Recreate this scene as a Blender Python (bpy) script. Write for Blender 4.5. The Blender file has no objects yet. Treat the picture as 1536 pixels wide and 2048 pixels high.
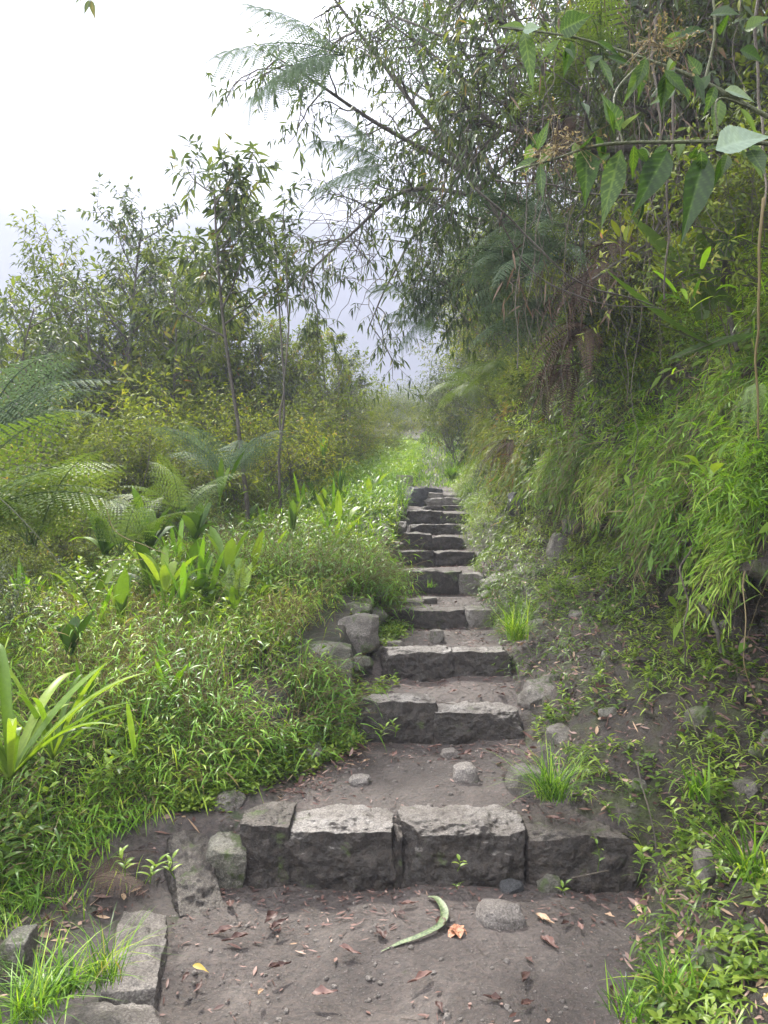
import bpy, math, random
import numpy as np
from mathutils import Vector, Matrix

# ------------------------------------------------------------------ camera, world, sun, exposure
sc = bpy.context.scene
C = sc.collection
FPX = 1547.0
PITCH = math.atan(61 / FPX)
CAMZ = 1.55
cam_d = bpy.data.cameras.new("camera")
cam = bpy.data.objects.new("camera", cam_d)
C.objects.link(cam)
cam.location = (0, 0, CAMZ)
cam.rotation_euler = (math.radians(90) + PITCH, 0, 0)
cam_d.sensor_fit = 'VERTICAL'
cam_d.sensor_height = 24.0
cam_d.lens = 24.0 * FPX / 2048
cam_d.clip_start = 0.05
cam_d.clip_end = 4000
cam_d.dof.use_dof = False
sc.camera = cam

SUN_EL, SUN_AZ = math.radians(52), math.radians(-22)      # azimuth from +Y, negative = to the left
sv = Vector((math.sin(SUN_AZ) * math.cos(SUN_EL), math.cos(SUN_AZ) * math.cos(SUN_EL), math.sin(SUN_EL)))
sun_d = bpy.data.lights.new("sun", 'SUN')
sun_d.energy = 5.0
sun_d.angle = math.radians(4)
sun_d.color = (1.0, 0.95, 0.86)
sun = bpy.data.objects.new("sun", sun_d)
C.objects.link(sun)
sun.rotation_euler = sv.to_track_quat('Z', 'Y').to_euler()

world = bpy.data.worlds.new("World")
sc.world = world
world.use_nodes = True
wt = world.node_tree
wt.nodes.clear()
wo = wt.nodes.new('ShaderNodeOutputWorld')
bg = wt.nodes.new('ShaderNodeBackground')
bg.inputs['Strength'].default_value = 0.06
sky = wt.nodes.new('ShaderNodeTexSky')
sky.sky_type = 'NISHITA'
sky.sun_disc = False
sky.sun_elevation = SUN_EL
sky.sun_rotation = SUN_AZ
tc = wt.nodes.new('ShaderNodeTexCoord')
dotn = wt.nodes.new('ShaderNodeVectorMath'); dotn.operation = 'DOT_PRODUCT'
dotn.inputs[1].default_value = (math.sin(SUN_AZ - .12) * math.cos(.72), math.cos(SUN_AZ - .12) * math.cos(.72), math.sin(.72))
rng_ = wt.nodes.new('ShaderNodeMapRange')
rng_.inputs['From Min'].default_value = -0.2; rng_.inputs['From Max'].default_value = 0.95
rng_.inputs['To Min'].default_value = 0.0; rng_.inputs['To Max'].default_value = 1.0
cl = wt.nodes.new('ShaderNodeTexNoise'); cl.inputs['Scale'].default_value = 1.3; cl.inputs['Detail'].default_value = 3
addn = wt.nodes.new('ShaderNodeMath'); addn.operation = 'MULTIPLY_ADD'; addn.inputs[1].default_value = 0.35
cr = wt.nodes.new('ShaderNodeValToRGB')
cr.color_ramp.elements[0].position = 0.15; cr.color_ramp.elements[0].color = (5.6, 5.8, 6.3, 1)
cr.color_ramp.elements[1].position = 1.1 if False else 1.0; cr.color_ramp.elements[1].color = (19, 19, 19, 1)
mx = wt.nodes.new('ShaderNodeMix'); mx.data_type = 'RGBA'; mx.inputs['Factor'].default_value = 0.88
wt.links.new(tc.outputs['Generated'], dotn.inputs[0])
wt.links.new(dotn.outputs['Value'], rng_.inputs['Value'])
wt.links.new(tc.outputs['Generated'], cl.inputs['Vector'])
wt.links.new(cl.outputs['Fac'], addn.inputs[0])
wt.links.new(rng_.outputs['Result'], addn.inputs[2])
wt.links.new(addn.outputs[0], cr.inputs['Fac'])
wt.links.new(sky.outputs['Color'], mx.inputs['A'])
wt.links.new(cr.outputs['Color'], mx.inputs['B'])
wt.links.new(mx.outputs['Result'], bg.inputs['Color'])
wt.links.new(bg.outputs['Background'], wo.inputs['Surface'])

sc.view_settings.view_transform = 'Standard'
sc.view_settings.look = 'None'
sc.view_settings.gamma = 1
sc.view_settings.use_curve_mapping = False
sc.view_settings.exposure = 3.5
cy = sc.cycles
cy.max_bounces = 8
cy.diffuse_bounces = 4
cy.transmission_bounces = 5
cy.transparent_max_bounces = 8
cy.volume_bounces = 2
cy.use_denoising = True
cy.caustics_reflective = False
cy.caustics_refractive = False
sc.render.film_transparent = False

# ------------------------------------------------------------------ helpers
def at(px, py, Y):
    """photo pixel (1536x2048) at world depth Y -> world point"""
    a = (px - 768) / FPX; v = (1024 - py) / FPX
    yy = math.cos(PITCH) - math.sin(PITCH) * v
    zz = math.sin(PITCH) + math.cos(PITCH) * v
    s = Y / yy
    return np.array([a * s, Y, CAMZ + zz * s])

def ppm(Y):                       # pixels to metres at depth Y
    return Y / FPX

def _hash(ix, iy, iz, seed):
    n = (ix * 374761393 + iy * 668265263 + iz * 2147483647 + seed * 1274126177) & 0xFFFFFFFF
    n = ((n ^ (n >> 13)) * 1274126177) & 0xFFFFFFFF
    n = (n ^ (n >> 16)) & 0xFFFFFFFF
    return n / 4294967295.0

def vnoise(p, seed=0):
    p = np.asarray(p, dtype=np.float64)
    i = np.floor(p).astype(np.int64); f = p - i
    f = f * f * (3 - 2 * f)
    r = 0
    for dx in (0, 1):
        wx = f[..., 0] if dx else 1 - f[..., 0]
        for dy in (0, 1):
            wy = f[..., 1] if dy else 1 - f[..., 1]
            for dz in (0, 1):
                wz = f[..., 2] if dz else 1 - f[..., 2]
                r = r + wx * wy * wz * _hash(i[..., 0] + dx, i[..., 1] + dy, i[..., 2] + dz, seed)
    return r * 2 - 1

def fbm(p, octv=4, seed=0, gain=0.5):
    p = np.asarray(p, dtype=np.float64)
    a, s, t = 1.0, 0, 0
    for o in range(octv):
        s = s + a * vnoise(p, seed + o); t += a
        p = p * 2.03 + 11.7; a *= gain
    return s / t

def norm(v):
    return v / np.maximum(np.linalg.norm(v, axis=-1, keepdims=True), 1e-9)

class Geo:
    """collects quads (all vectorised) and builds ONE mesh object"""
    def __init__(s):
        s.V = []; s.F = []; s.T = []; s.n = 0
    def add(s, V, F, T=None):
        V = np.asarray(V, dtype=np.float32).reshape(-1, 3)
        F = np.asarray(F, dtype=np.int64).reshape(-1, 4)
        s.V.append(V); s.F.append(F + s.n)
        s.T.append(np.full(len(V), 0.5, np.float32) if T is None else np.broadcast_to(np.asarray(T, dtype=np.float32), (len(V),)))
        s.n += len(V)
        return s
    def mesh(s, name, mat, smooth=False):
        me = bpy.data.meshes.new(name)
        V = np.concatenate(s.V); F = np.concatenate(s.F); T = np.concatenate(s.T)
        me.vertices.add(len(V)); me.vertices.foreach_set('co', V.ravel())
        me.loops.add(len(F) * 4); me.loops.foreach_set('vertex_index', F.ravel().astype(np.int32))
        me.polygons.add(len(F)); me.polygons.foreach_set('loop_start', np.arange(0, len(F) * 4, 4, dtype=np.int32))
        if smooth:
            me.polygons.foreach_set('use_smooth', np.ones(len(F), dtype=bool))
        at_ = me.attributes.new('tint', 'FLOAT', 'POINT'); at_.data.foreach_set('value', T.astype(np.float32))
        me.materials.append(mat)
        me.update(calc_edges=True)
        me.validate()
        return me
    def build(s, name, mat, parent=None, smooth=False, loc=None):
        if not s.V: return None
        o = bpy.data.objects.new(name, s.mesh(name, mat, smooth)); C.objects.link(o)
        if parent is not None: o.parent = parent
        if loc is not None: o.location = loc
        return o

def tag(o, label=None, cat=None, group=None, kind=None):
    if label: o['label'] = label
    if cat: o['category'] = cat
    if group: o['group'] = group
    if kind: o['kind'] = kind
    return o

def empty(name, loc, label, cat, group=None, rz=0, rot=None, scale=1):
    o = bpy.data.objects.new(name, None); C.objects.link(o)
    o.location = [float(v) for v in loc]; o.rotation_euler = rot if rot else (0, 0, rz)
    o.scale = (scale,) * 3 if not hasattr(scale, '__len__') else scale
    o.empty_display_size = 0.1
    return tag(o, label, cat, group)

KIDS = {}
def child(name, me, parent, loc=None, rot=None, scale=None):
    o = bpy.data.objects.new(name, me); C.objects.link(o); o.parent = parent
    if loc is not None: o.location = loc
    if rot is not None: o.rotation_euler = rot
    if scale is not None: o.scale = (scale,) * 3
    KIDS.setdefault(parent.name, []).append(o)
    return o

def dup(root, loc, rot=None, scale=1, label=None, group=None):
    r = root.copy(); C.objects.link(r)
    r.location = [float(v) for v in loc]
    if rot is not None: r.rotation_euler = rot
    r.scale = (scale,) * 3 if not hasattr(scale, '__len__') else scale
    if label: r['label'] = label
    if group: r['group'] = group
    for ch in KIDS.get(root.name, []):
        c = ch.copy(); C.objects.link(c); c.parent = r
        for g in KIDS.get(ch.name, []):
            d = g.copy(); C.objects.link(d); d.parent = c
    return r

# leaf outline profiles (t, half width)
PROF = {
    'lance': ([0, .06, .3, .6, .85, 1], [.10, .35, 1, .8, .35, 0.02]),
    'blade': ([0, .2, .5, .8, 1], [.7, 1, .85, .5, 0.02]),
    'oval':  ([0, .1, .35, .65, .88, 1], [.15, .6, 1, .9, .45, 0.03]),
    'strap': ([0, .15, .5, .8, 1], [.45, .8, 1, .75, 0.03]),
    'ovate': ([0, .05, .16, .34, .52, .70, .86, 1], [.05, .28, .78, 1, .80, .42, .15, 0.01]),
}

def leaves(g, P, D, N, L, W, bend=0.3, prof='lance', nseg=3, fold=0.0, tint=None, rng=None, twist=None):
    """add one leaf per row.  bend = sag (gravity) as a share of the length"""
    P = np.asarray(P, float); n = len(P)
    if n == 0: return
    D = norm(np.broadcast_to(np.asarray(D, float), (n, 3)))
    N = np.broadcast_to(np.asarray(N, float), (n, 3))
    L = np.broadcast_to(np.asarray(L, float), (n,)); W = np.broadcast_to(np.asarray(W, float), (n,))
    bend = np.broadcast_to(np.asarray(bend, float), (n,))
    S = norm(np.cross(D, N) + 1e-6); N2 = norm(np.cross(S, D))
    t = np.linspace(0, 1, nseg + 1)
    if nseg <= 4: t = t ** 0.9
    w = np.interp(t, *PROF[prof])
    cols = 3 if fold else 2
    c = P[:, None, :] + D[:, None, :] * (L[:, None] * t[None, :])[:, :, None]
    c = c + np.array([0, 0, -1.0]) * (bend[:, None] * L[:, None] * t[None, :] ** 2)[:, :, None]
    side = S[:, None, :] * (W[:, None] * 0.5 * w[None, :])[:, :, None]
    if fold:
        up = N2[:, None, :] * (W[:, None] * 0.5 * fold * w[None, :])[:, :, None]
        V = np.stack([c - side + up, c, c + side + up], axis=2)
    else:
        V = np.stack([c - side, c + side], axis=2)
    k = (nseg + 1) * cols
    idx = np.arange(n)[:, None, None] * k
    a = (np.arange(nseg)[:, None] * cols + np.arange(cols - 1)[None, :]).ravel()
    q = np.stack([a, a + 1, a + cols + 1, a + cols], axis=-1)
    F = idx + q[None, :, :]
    if tint is None: tint = (rng or np.random).random(n)
    T = np.repeat(np.broadcast_to(tint, (n,)), k)
    g.add(V.reshape(-1, 3), F.reshape(-1, 4), T)

def tube(g, pts, rad, sides=5, tint=0.5):
    pts = np.asarray(pts, float); n = len(pts)
    if n < 2: return
    rad = np.broadcast_to(np.asarray(rad, float), (n,))
    d = norm(np.gradient(pts, axis=0))
    ref = np.array([0.31, 0.17, 0.93]) if abs(d[0, 2]) < 0.8 else np.array([0.9, 0.3, 0.1])
    s = norm(np.cross(d, ref)); u = np.cross(d, s)
    a = np.arange(sides) * 2 * math.pi / sides
    V = pts[:, None, :] + rad[:, None, None] * (np.cos(a)[None, :, None] * s[:, None, :] + np.sin(a)[None, :, None] * u[:, None, :])
    i = np.arange(n - 1)[:, None] * sides; j = np.arange(sides)[None, :]; j2 = (j + 1) % sides
    F = np.stack([i + j, i + j2, i + sides + j2, i + sides + j], axis=-1)
    g.add(V.reshape(-1, 3), F.reshape(-1, 4), tint)

def spline(pts, n):
    """Catmull-Rom through the points"""
    P = np.asarray(pts, float)
    P = np.vstack([2 * P[0] - P[1], P, 2 * P[-1] - P[-2]])
    m = len(P) - 3
    u = np.linspace(0, m - 1e-6, n); i = u.astype(int); f = (u - i)[:, None]
    a, b, c, d = P[i], P[i + 1], P[i + 2], P[i + 3]
    return 0.5 * (2 * b + (c - a) * f + (2 * a - 5 * b + 4 * c - d) * f ** 2 + (3 * b - a - 3 * c + d) * f ** 3)

_cube = {}
def cube_grid(n):
    if n in _cube: return _cube[n]
    V = []; F = []; o = 0
    a = np.linspace(-1, 1, n + 1)
    A, B = np.meshgrid(a, a, indexing='ij')
    for ax in range(3):
        for sg in (-1, 1):
            P = np.zeros((n + 1, n + 1, 3))
            P[..., ax] = sg; P[..., (ax + 1) % 3] = A * sg; P[..., (ax + 2) % 3] = B
            i = np.arange(n)[:, None] * (n + 1) + np.arange(n)[None, :]
            V.append(P.reshape(-1, 3)); F.append(np.stack([i, i + n + 1, i + n + 2, i + 1], -1).reshape(-1, 4) + o); o += (n + 1) ** 2
    V = np.concatenate(V); F = np.concatenate(F)
    key = np.round(V * 1000).astype(int)
    _, idx, inv = np.unique(key, axis=0, return_index=True, return_inverse=True)
    _cube[n] = (V[idx], inv.reshape(-1)[F])
    return _cube[n]

def rock_verts(dims, seed, n=14, rnd=0.5, amp=0.10, cuts=5, fine=0.02, cutd=(0.62, 0.9)):
    V, F = cube_grid(n)
    rg = np.random.default_rng(seed)
    p = V.copy()
    sph = norm(p) * 1.15
    p = p * (1 - rnd) + sph * rnd
    for k in range(cuts):
        nn = norm(rg.normal(size=3)); d = rg.uniform(*cutd) * (abs(nn).sum() * (1 - rnd) + 1.1 * rnd)
        e = np.maximum(0, p @ nn - d)
        p = p - e[:, None] * nn
    nd = norm(p)
    p = p + nd * (fbm(p * 1.3 + seed * 3.1, 3, seed) * amp)[:, None]
    h = np.array(dims) / 2
    p = p * h
    s = max(dims)
    p = p + nd * (fbm(p / s * 9 + seed, 4, seed + 5, 0.6) * fine * s)[:, None]
    q = fbm(p * 11 + seed, 3, seed + 8, .6); p = p + nd * (q * min(.035, s * .05))[:, None]
    if n > 40:
        q = np.abs(fbm(p * 26 + seed, 4, seed + 12, .6)); q2 = fbm(p * np.array([60, 60, 22.]) + seed, 3, seed + 15, .7); p = p + nd * (-q * .009 + q2 * .005)[:, None]
    return p, F

def add_rock(g, c, dims, seed, rot=(0, 0, 0), **kw):
    p, F = rock_verts(dims, seed, **kw)
    R = np.array(Matrix.Rotation(rot[2], 3, 'Z') @ Matrix.Rotation(rot[1], 3, 'Y') @ Matrix.Rotation(rot[0], 3, 'X'))
    g.add(p @ R.T + np.asarray(c), F, 0.5)

def rock_obj(name, c, dims, seed, mat, label, cat='stone', group=None, rot=(0, 0, 0), **kw):
    p, F = rock_verts(dims, seed, **kw)
    g = Geo(); g.add(p, F)
    o = g.build(name, mat, smooth=True, loc=[float(v) for v in c]); o.rotation_euler = rot
    return tag(o, label, cat, group)

# ------------------------------------------------------------------ materials
def new_mat(name):
    m = bpy.data.materials.new(name); m.use_nodes = True
    nt = m.node_tree; nt.nodes.clear()
    out = nt.nodes.new('ShaderNodeOutputMaterial')
    return m, nt, out
def ramp(nt, stops):
    r = nt.nodes.new('ShaderNodeValToRGB'); e = r.color_ramp.elements
    while len(e) < len(stops): e.new(0.5)
    for i, (p, c) in enumerate(stops):
        e[i].position = p; e[i].color = (*c, 1)
    return r
def noise(nt, vec, scale, detail=4, rough=0.55):
    n = nt.nodes.new('ShaderNodeTexNoise'); n.inputs['Scale'].default_value = scale
    n.inputs['Detail'].default_value = detail; n.inputs['Roughness'].default_value = rough
    nt.links.new(vec, n.inputs['Vector']); return n
def mixc(nt, fac, a, b):
    m = nt.nodes.new('ShaderNodeMix'); m.data_type = 'RGBA'
    for sock, v in ((m.inputs['Factor'], fac), (m.inputs['A'], a), (m.inputs['B'], b)):
        if isinstance(v, (int, float)): sock.default_value = v
        elif isinstance(v, tuple): sock.default_value = (*v, 1)
        else: nt.links.new(v, sock)
    return m.outputs['Result']
def bump(nt, h, strength, dist, prev=None):
    b = nt.nodes.new('ShaderNodeBump'); b.inputs['Strength'].default_value = strength; b.inputs['Distance'].default_value = dist
    nt.links.new(h, b.inputs['Height'])
    if prev is not None: nt.links.new(prev, b.inputs['Normal'])
    return b.outputs['Normal']

def leaf_mat(name, stops, trans=0.4, rough=0.42, tgain=(1.6, 1.6, 0.5), spec=0.28, objvar=0.25, veins=False):
    m, nt, out = new_mat(name)
    a = nt.nodes.new('ShaderNodeAttribute'); a.attribute_name = 'tint'
    oi = nt.nodes.new('ShaderNodeObjectInfo')
    g = nt.nodes.new('ShaderNodeNewGeometry')
    ma = nt.nodes.new('ShaderNodeMath'); ma.operation = 'MULTIPLY_ADD'
    nt.links.new(oi.outputs['Random'], ma.inputs[0]); ma.inputs[1].default_value = objvar
    nt.links.new(a.outputs['Fac'], ma.inputs[2])
    sb = nt.nodes.new('ShaderNodeMath'); sb.operation = 'SUBTRACT'; nt.links.new(ma.outputs[0], sb.inputs[0]); sb.inputs[1].default_value = objvar / 2
    n = noise(nt, g.outputs['Position'], 2.2, 2)
    ad = nt.nodes.new('ShaderNodeMath'); ad.operation = 'MULTIPLY_ADD'; nt.links.new(n.outputs['Fac'], ad.inputs[0]); ad.inputs[1].default_value = 0.6
    nt.links.new(sb.outputs[0], ad.inputs[2])
    s2 = nt.nodes.new('ShaderNodeMath'); s2.operation = 'SUBTRACT'; nt.links.new(ad.outputs[0], s2.inputs[0]); s2.inputs[1].default_value = 0.3
    r = ramp(nt, stops); nt.links.new(s2.outputs[0], r.inputs['Fac'])
    n2 = noise(nt, g.outputs['Position'], 60, 3)
    m2 = nt.nodes.new('ShaderNodeMapRange'); nt.links.new(n2.outputs['Fac'], m2.inputs['Value'])
    m2.inputs['To Min'].default_value = 0.75; m2.inputs['To Max'].default_value = 1.25
    hv = nt.nodes.new('ShaderNodeVectorMath'); hv.operation = 'SCALE'
    nt.links.new(r.outputs['Color'], hv.inputs[0]); nt.links.new(m2.outputs['Result'], hv.inputs['Scale'])
    tv = nt.nodes.new('ShaderNodeVectorMath'); tv.operation = 'MULTIPLY'
    nt.links.new(hv.outputs[0], tv.inputs[0]); tv.inputs[1].default_value = tgain
    p = nt.nodes.new('ShaderNodeBsdfPrincipled'); p.inputs['Roughness'].default_value = rough
    p.inputs['Specular IOR Level'].default_value = spec
    nt.links.new(hv.outputs[0], p.inputs['Base Color'])
    t = nt.nodes.new('ShaderNodeBsdfTranslucent'); nt.links.new(tv.outputs[0], t.inputs['Color'])
    mixs = nt.nodes.new('ShaderNodeMixShader'); mixs.inputs[0].default_value = trans
    nt.links.new(p.outputs[0], mixs.inputs[1]); nt.links.new(t.outputs[0], mixs.inputs[2])
    nt.links.new(mixs.outputs[0], out.inputs['Surface'])
    return m

def ground_mat(name, cols, zone=None, moss=None, mossth=(.5, .6), bscale=1.0, rough=(0.55, 0.9), peb=True):
    m, nt, out = new_mat(name)
    g = nt.nodes.new('ShaderNodeNewGeometry'); P = g.outputs['Position']
    n1 = noise(nt, P, 3.0, 6, 0.6); n2 = noise(nt, P, 40, 6, 0.7); n3 = noise(nt, P, 180, 3, 0.6)
    r = ramp(nt, cols); nt.links.new(n1.outputs['Fac'], r.inputs['Fac']); base_c = r.outputs['Color']
    if zone:                              # tint = how much of the trodden path soil lies here
        za = nt.nodes.new('ShaderNodeAttribute'); za.attribute_name = 'tint'
        zr = ramp(nt, zone); nt.links.new(n1.outputs['Fac'], zr.inputs['Fac'])
        zm_ = nt.nodes.new('ShaderNodeMath'); zm_.operation = 'MULTIPLY_ADD'; nt.links.new(n2.outputs['Fac'], zm_.inputs[0]); zm_.inputs[1].default_value = .8
        nt.links.new(za.outputs['Fac'], zm_.inputs[2])
        zs = ramp(nt, [(.75, (0, 0, 0)), (1.0, (1, 1, 1))]); nt.links.new(zm_.outputs[0], zs.inputs['Fac'])
        base_c = mixc(nt, zs.outputs['Color'], base_c, zr.outputs['Color'])
    r2 = ramp(nt, [(0.3, (.45, .45, .45)), (0.5, (1, 1, 1)), (0.72, (1.7, 1.65, 1.6))]); nt.links.new(n2.outputs['Fac'], r2.inputs['Fac'])
    mu = nt.nodes.new('ShaderNodeVectorMath'); mu.operation = 'MULTIPLY'
    nt.links.new(base_c, mu.inputs[0]); nt.links.new(r2.outputs['Color'], mu.inputs[1])
    nw = noise(nt, P, .9, 3, .5); rw = ramp(nt, [(0.35, (.62, .60, .58)), (0.65, (1.2, 1.2, 1.2))]); nt.links.new(nw.outputs['Fac'], rw.inputs['Fac'])
    mw = nt.nodes.new('ShaderNodeVectorMath'); mw.operation = 'MULTIPLY'; nt.links.new(mu.outputs[0], mw.inputs[0]); nt.links.new(rw.outputs['Color'], mw.inputs[1])
    col = mw.outputs[0]
    v = nt.nodes.new('ShaderNodeTexVoronoi'); v.inputs['Scale'].default_value = 55; v.inputs['Randomness'].default_value = 1
    nt.links.new(P, v.inputs['Vector'])
    if peb:
        rp = ramp(nt, [(0.0, (1, 1, 1)), (0.12, (1, 1, 1)), (0.2, (0, 0, 0))]); nt.links.new(v.outputs['Distance'], rp.inputs['Fac'])
        rs = ramp(nt, [(0.55, (0, 0, 0)), (0.62, (1, 1, 1))]); nt.links.new(n1.outputs['Fac'], rs.inputs['Fac'])
        mm = nt.nodes.new('ShaderNodeMath'); mm.operation = 'MULTIPLY'
        nt.links.new(rp.outputs['Color'], mm.inputs[0]); mm.inputs[1].default_value = 0.5
        col = mixc(nt, mm.outputs[0], col, (.17, .145, .13))
    if moss:
        nm = noise(nt, P, 5.5, 6, 0.65)
        rm = ramp(nt, [(mossth[0], (0, 0, 0)), (mossth[1], (1, 1, 1))]); nt.links.new(nm.outputs['Fac'], rm.inputs['Fac'])
        mc = ramp(nt, [(0.3, tuple(c * .45 for c in moss)), (0.7, moss)]); nt.links.new(n2.outputs['Fac'], mc.inputs['Fac'])
        col = mixc(nt, rm.outputs['Color'], col, mc.outputs['Color'])
    p = nt.nodes.new('ShaderNodeBsdfPrincipled')
    nt.links.new(col, p.inputs['Base Color'])
    rr = nt.nodes.new('ShaderNodeMapRange'); nt.links.new(n2.outputs['Fac'], rr.inputs['Value'])
    rr.inputs['From Min'].default_value = .3; rr.inputs['From Max'].default_value = .7
    rr.inputs['To Min'].default_value = rough[0]; rr.inputs['To Max'].default_value = rough[1]
    nt.links.new(rr.outputs['Result'], p.inputs['Roughness'])
    b = bump(nt, n2.outputs['Fac'], 0.9, 0.030 * bscale)
    b = bump(nt, n3.outputs['Fac'], 0.7, 0.006 * bscale, b)
    if peb:
        iv = nt.nodes.new('ShaderNodeMath'); iv.operation = 'SUBTRACT'; iv.inputs[0].default_value = 1; nt.links.new(v.outputs['Distance'], iv.inputs[1])
        b = bump(nt, iv.outputs[0], 0.5, 0.008, b)
    nt.links.new(b, p.inputs['Normal'])
    nt.links.new(p.outputs[0], out.inputs['Surface'])
    return m

def stone_mat(name, cols, moss=0.0, speck=1.0, rough=0.5, streak=False, mosscol=(.055, .075, .018), dirt=0.5):
    m, nt, out = new_mat(name)
    tcn = nt.nodes.new('ShaderNodeTexCoord'); g = nt.nodes.new('ShaderNodeNewGeometry'); P = g.outputs['Position']
    n1 = noise(nt, P, 6, 6, 0.6); n2 = noise(nt, P, 130, 4, 0.7); n3 = noise(nt, P, 24, 6, 0.7)
    r = ramp(nt, cols); nt.links.new(n1.outputs['Fac'], r.inputs['Fac'])
    r2 = ramp(nt, [(0.32, (1 - .55 * speck,) * 3), (0.5, (1, 1, 1)), (0.68, (1 + .9 * speck,) * 3)]); nt.links.new(n2.outputs['Fac'], r2.inputs['Fac'])
    mu = nt.nodes.new('ShaderNodeVectorMath'); mu.operation = 'MULTIPLY'
    nt.links.new(r.outputs['Color'], mu.inputs[0]); nt.links.new(r2.outputs['Color'], mu.inputs[1])
    col = mu.outputs[0]
    if streak:                           # soil runs on the upright faces, darkened further to paint in backlit shade
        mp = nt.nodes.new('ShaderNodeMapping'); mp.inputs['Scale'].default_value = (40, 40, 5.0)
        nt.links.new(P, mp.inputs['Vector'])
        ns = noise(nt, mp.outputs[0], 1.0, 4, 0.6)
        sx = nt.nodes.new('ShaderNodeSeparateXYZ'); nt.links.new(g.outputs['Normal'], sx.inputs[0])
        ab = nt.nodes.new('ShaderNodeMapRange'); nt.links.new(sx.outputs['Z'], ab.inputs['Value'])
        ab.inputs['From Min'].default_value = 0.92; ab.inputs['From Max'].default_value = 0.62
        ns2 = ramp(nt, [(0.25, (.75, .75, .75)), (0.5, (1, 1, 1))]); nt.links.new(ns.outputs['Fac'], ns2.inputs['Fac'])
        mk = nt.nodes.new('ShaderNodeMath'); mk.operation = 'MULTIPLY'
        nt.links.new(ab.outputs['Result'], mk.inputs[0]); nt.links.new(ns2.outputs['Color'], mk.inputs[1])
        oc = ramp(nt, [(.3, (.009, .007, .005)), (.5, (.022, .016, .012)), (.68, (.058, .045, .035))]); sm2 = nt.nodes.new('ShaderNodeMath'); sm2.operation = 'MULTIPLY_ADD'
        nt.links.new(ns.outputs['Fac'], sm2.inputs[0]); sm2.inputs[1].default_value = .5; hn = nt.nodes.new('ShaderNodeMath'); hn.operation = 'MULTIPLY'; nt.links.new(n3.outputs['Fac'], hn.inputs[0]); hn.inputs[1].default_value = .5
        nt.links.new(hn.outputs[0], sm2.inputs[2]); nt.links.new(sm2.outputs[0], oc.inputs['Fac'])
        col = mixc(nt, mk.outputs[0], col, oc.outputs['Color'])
    rd = ramp(nt, [(0.5, (0, 0, 0)), (0.68, (dirt,) * 3)]); nt.links.new(n3.outputs['Fac'], rd.inputs['Fac'])
    col = mixc(nt, rd.outputs['Color'], col, (.06, .045, .036))
    if moss > 0:
        nm = noise(nt, P, 7, 6, 0.7)
        rm = ramp(nt, [(1 - moss, (0, 0, 0)), (1 - moss + .08, (1, 1, 1))]); nt.links.new(nm.outputs['Fac'], rm.inputs['Fac'])
        col = mixc(nt, rm.outputs['Color'], col, mosscol)
    p = nt.nodes.new('ShaderNodeBsdfPrincipled'); p.inputs['Roughness'].default_value = rough
    rr = nt.nodes.new('ShaderNodeMapRange'); nt.links.new(n1.outputs['Fac'], rr.inputs['Value'])
    rr.inputs['To Min'].default_value = rough - .18; rr.inputs['To Max'].default_value = rough + .25
    nt.links.new(rr.outputs['Result'], p.inputs['Roughness'])
    nt.links.new(col, p.inputs['Base Color'])
    vo = nt.nodes.new('ShaderNodeTexVoronoi'); vo.feature = 'DISTANCE_TO_EDGE'; vo.inputs['Scale'].default_value = 9; vo.inputs['Randomness'].default_value = 1
    wv = nt.nodes.new('ShaderNodeVectorMath'); wv.operation = 'MULTIPLY_ADD'; nt.links.new(n3.outputs['Color'], wv.inputs[0]); wv.inputs[1].default_value = (.25, .25, .25); nt.links.new(P, wv.inputs[2]); nt.links.new(wv.outputs[0], vo.inputs['Vector'])
    vr = ramp(nt, [(0.0, (0, 0, 0)), (0.06, (1, 1, 1))]); nt.links.new(vo.outputs['Distance'], vr.inputs['Fac'])
    b = bump(nt, n3.outputs['Fac'], 1.0, 0.030); b = bump(nt, vr.outputs['Color'], 0.35, 0.010, b); b = bump(nt, n2.outputs['Fac'], 1.0, 0.010, b)
    nt.links.new(b, p.inputs['Normal'])
    nt.links.new(p.outputs[0], out.inputs['Surface'])
    return m

M = {}
M['dirt'] = ground_mat('path_dirt', [(0.3, (.046, .035, .031)), (0.5, (.072, .057, .051)), (0.7, (.108, .090, .081))], moss=(.06, .07, .03), mossth=(.66, .78))
M['soil'] = ground_mat('bank_soil', [(0.3, (.013, .009, .006)), (0.5, (.031, .022, .016)), (0.7, (.065, .049, .036))], zone=[(0.3, (.046, .035, .031)), (0.5, (.072, .057, .051)), (0.7, (.108, .090, .081))], moss=(.060, .070, .018), mossth=(.50, .64), bscale=1.8)
M['loam'] = ground_mat('hillside_soil', [(0.3, (.016, .013, .008)), (0.5, (.035, .028, .018)), (0.7, (.07, .055, .038))], zone=[(0.3, (.046, .035, .031)), (0.5, (.072, .057, .051)), (0.7, (.108, .090, .081))], moss=(.035, .05, .012), mossth=(.52, .64), bscale=1.5, peb=False)
M['step'] = stone_mat('worn_granite', [(0.3, (.10, .084, .072)), (0.5, (.175, .155, .139)), (0.7, (.28, .26, .242))], moss=.38, dirt=.55, streak=True, rough=.5)
M['step2'] = stone_mat('brown_granite', [(0.3, (.048, .039, .032)), (0.5, (.083, .069, .057)), (0.7, (.13, .112, .096))], moss=.42, dirt=.9, streak=True, rough=.55)
M['rock'] = stone_mat('grey_rock', [(0.3, (.065, .055, .045)), (0.5, (.12, .105, .09)), (0.7, (.20, .183, .16))], moss=.43, dirt=.8, rough=.55)
M['mossrock'] = stone_mat('mossy_rock', [(0.3, (.07, .065, .05)), (0.5, (.13, .12, .095)), (0.7, (.22, .21, .18))], moss=.50, rough=.65)
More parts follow.
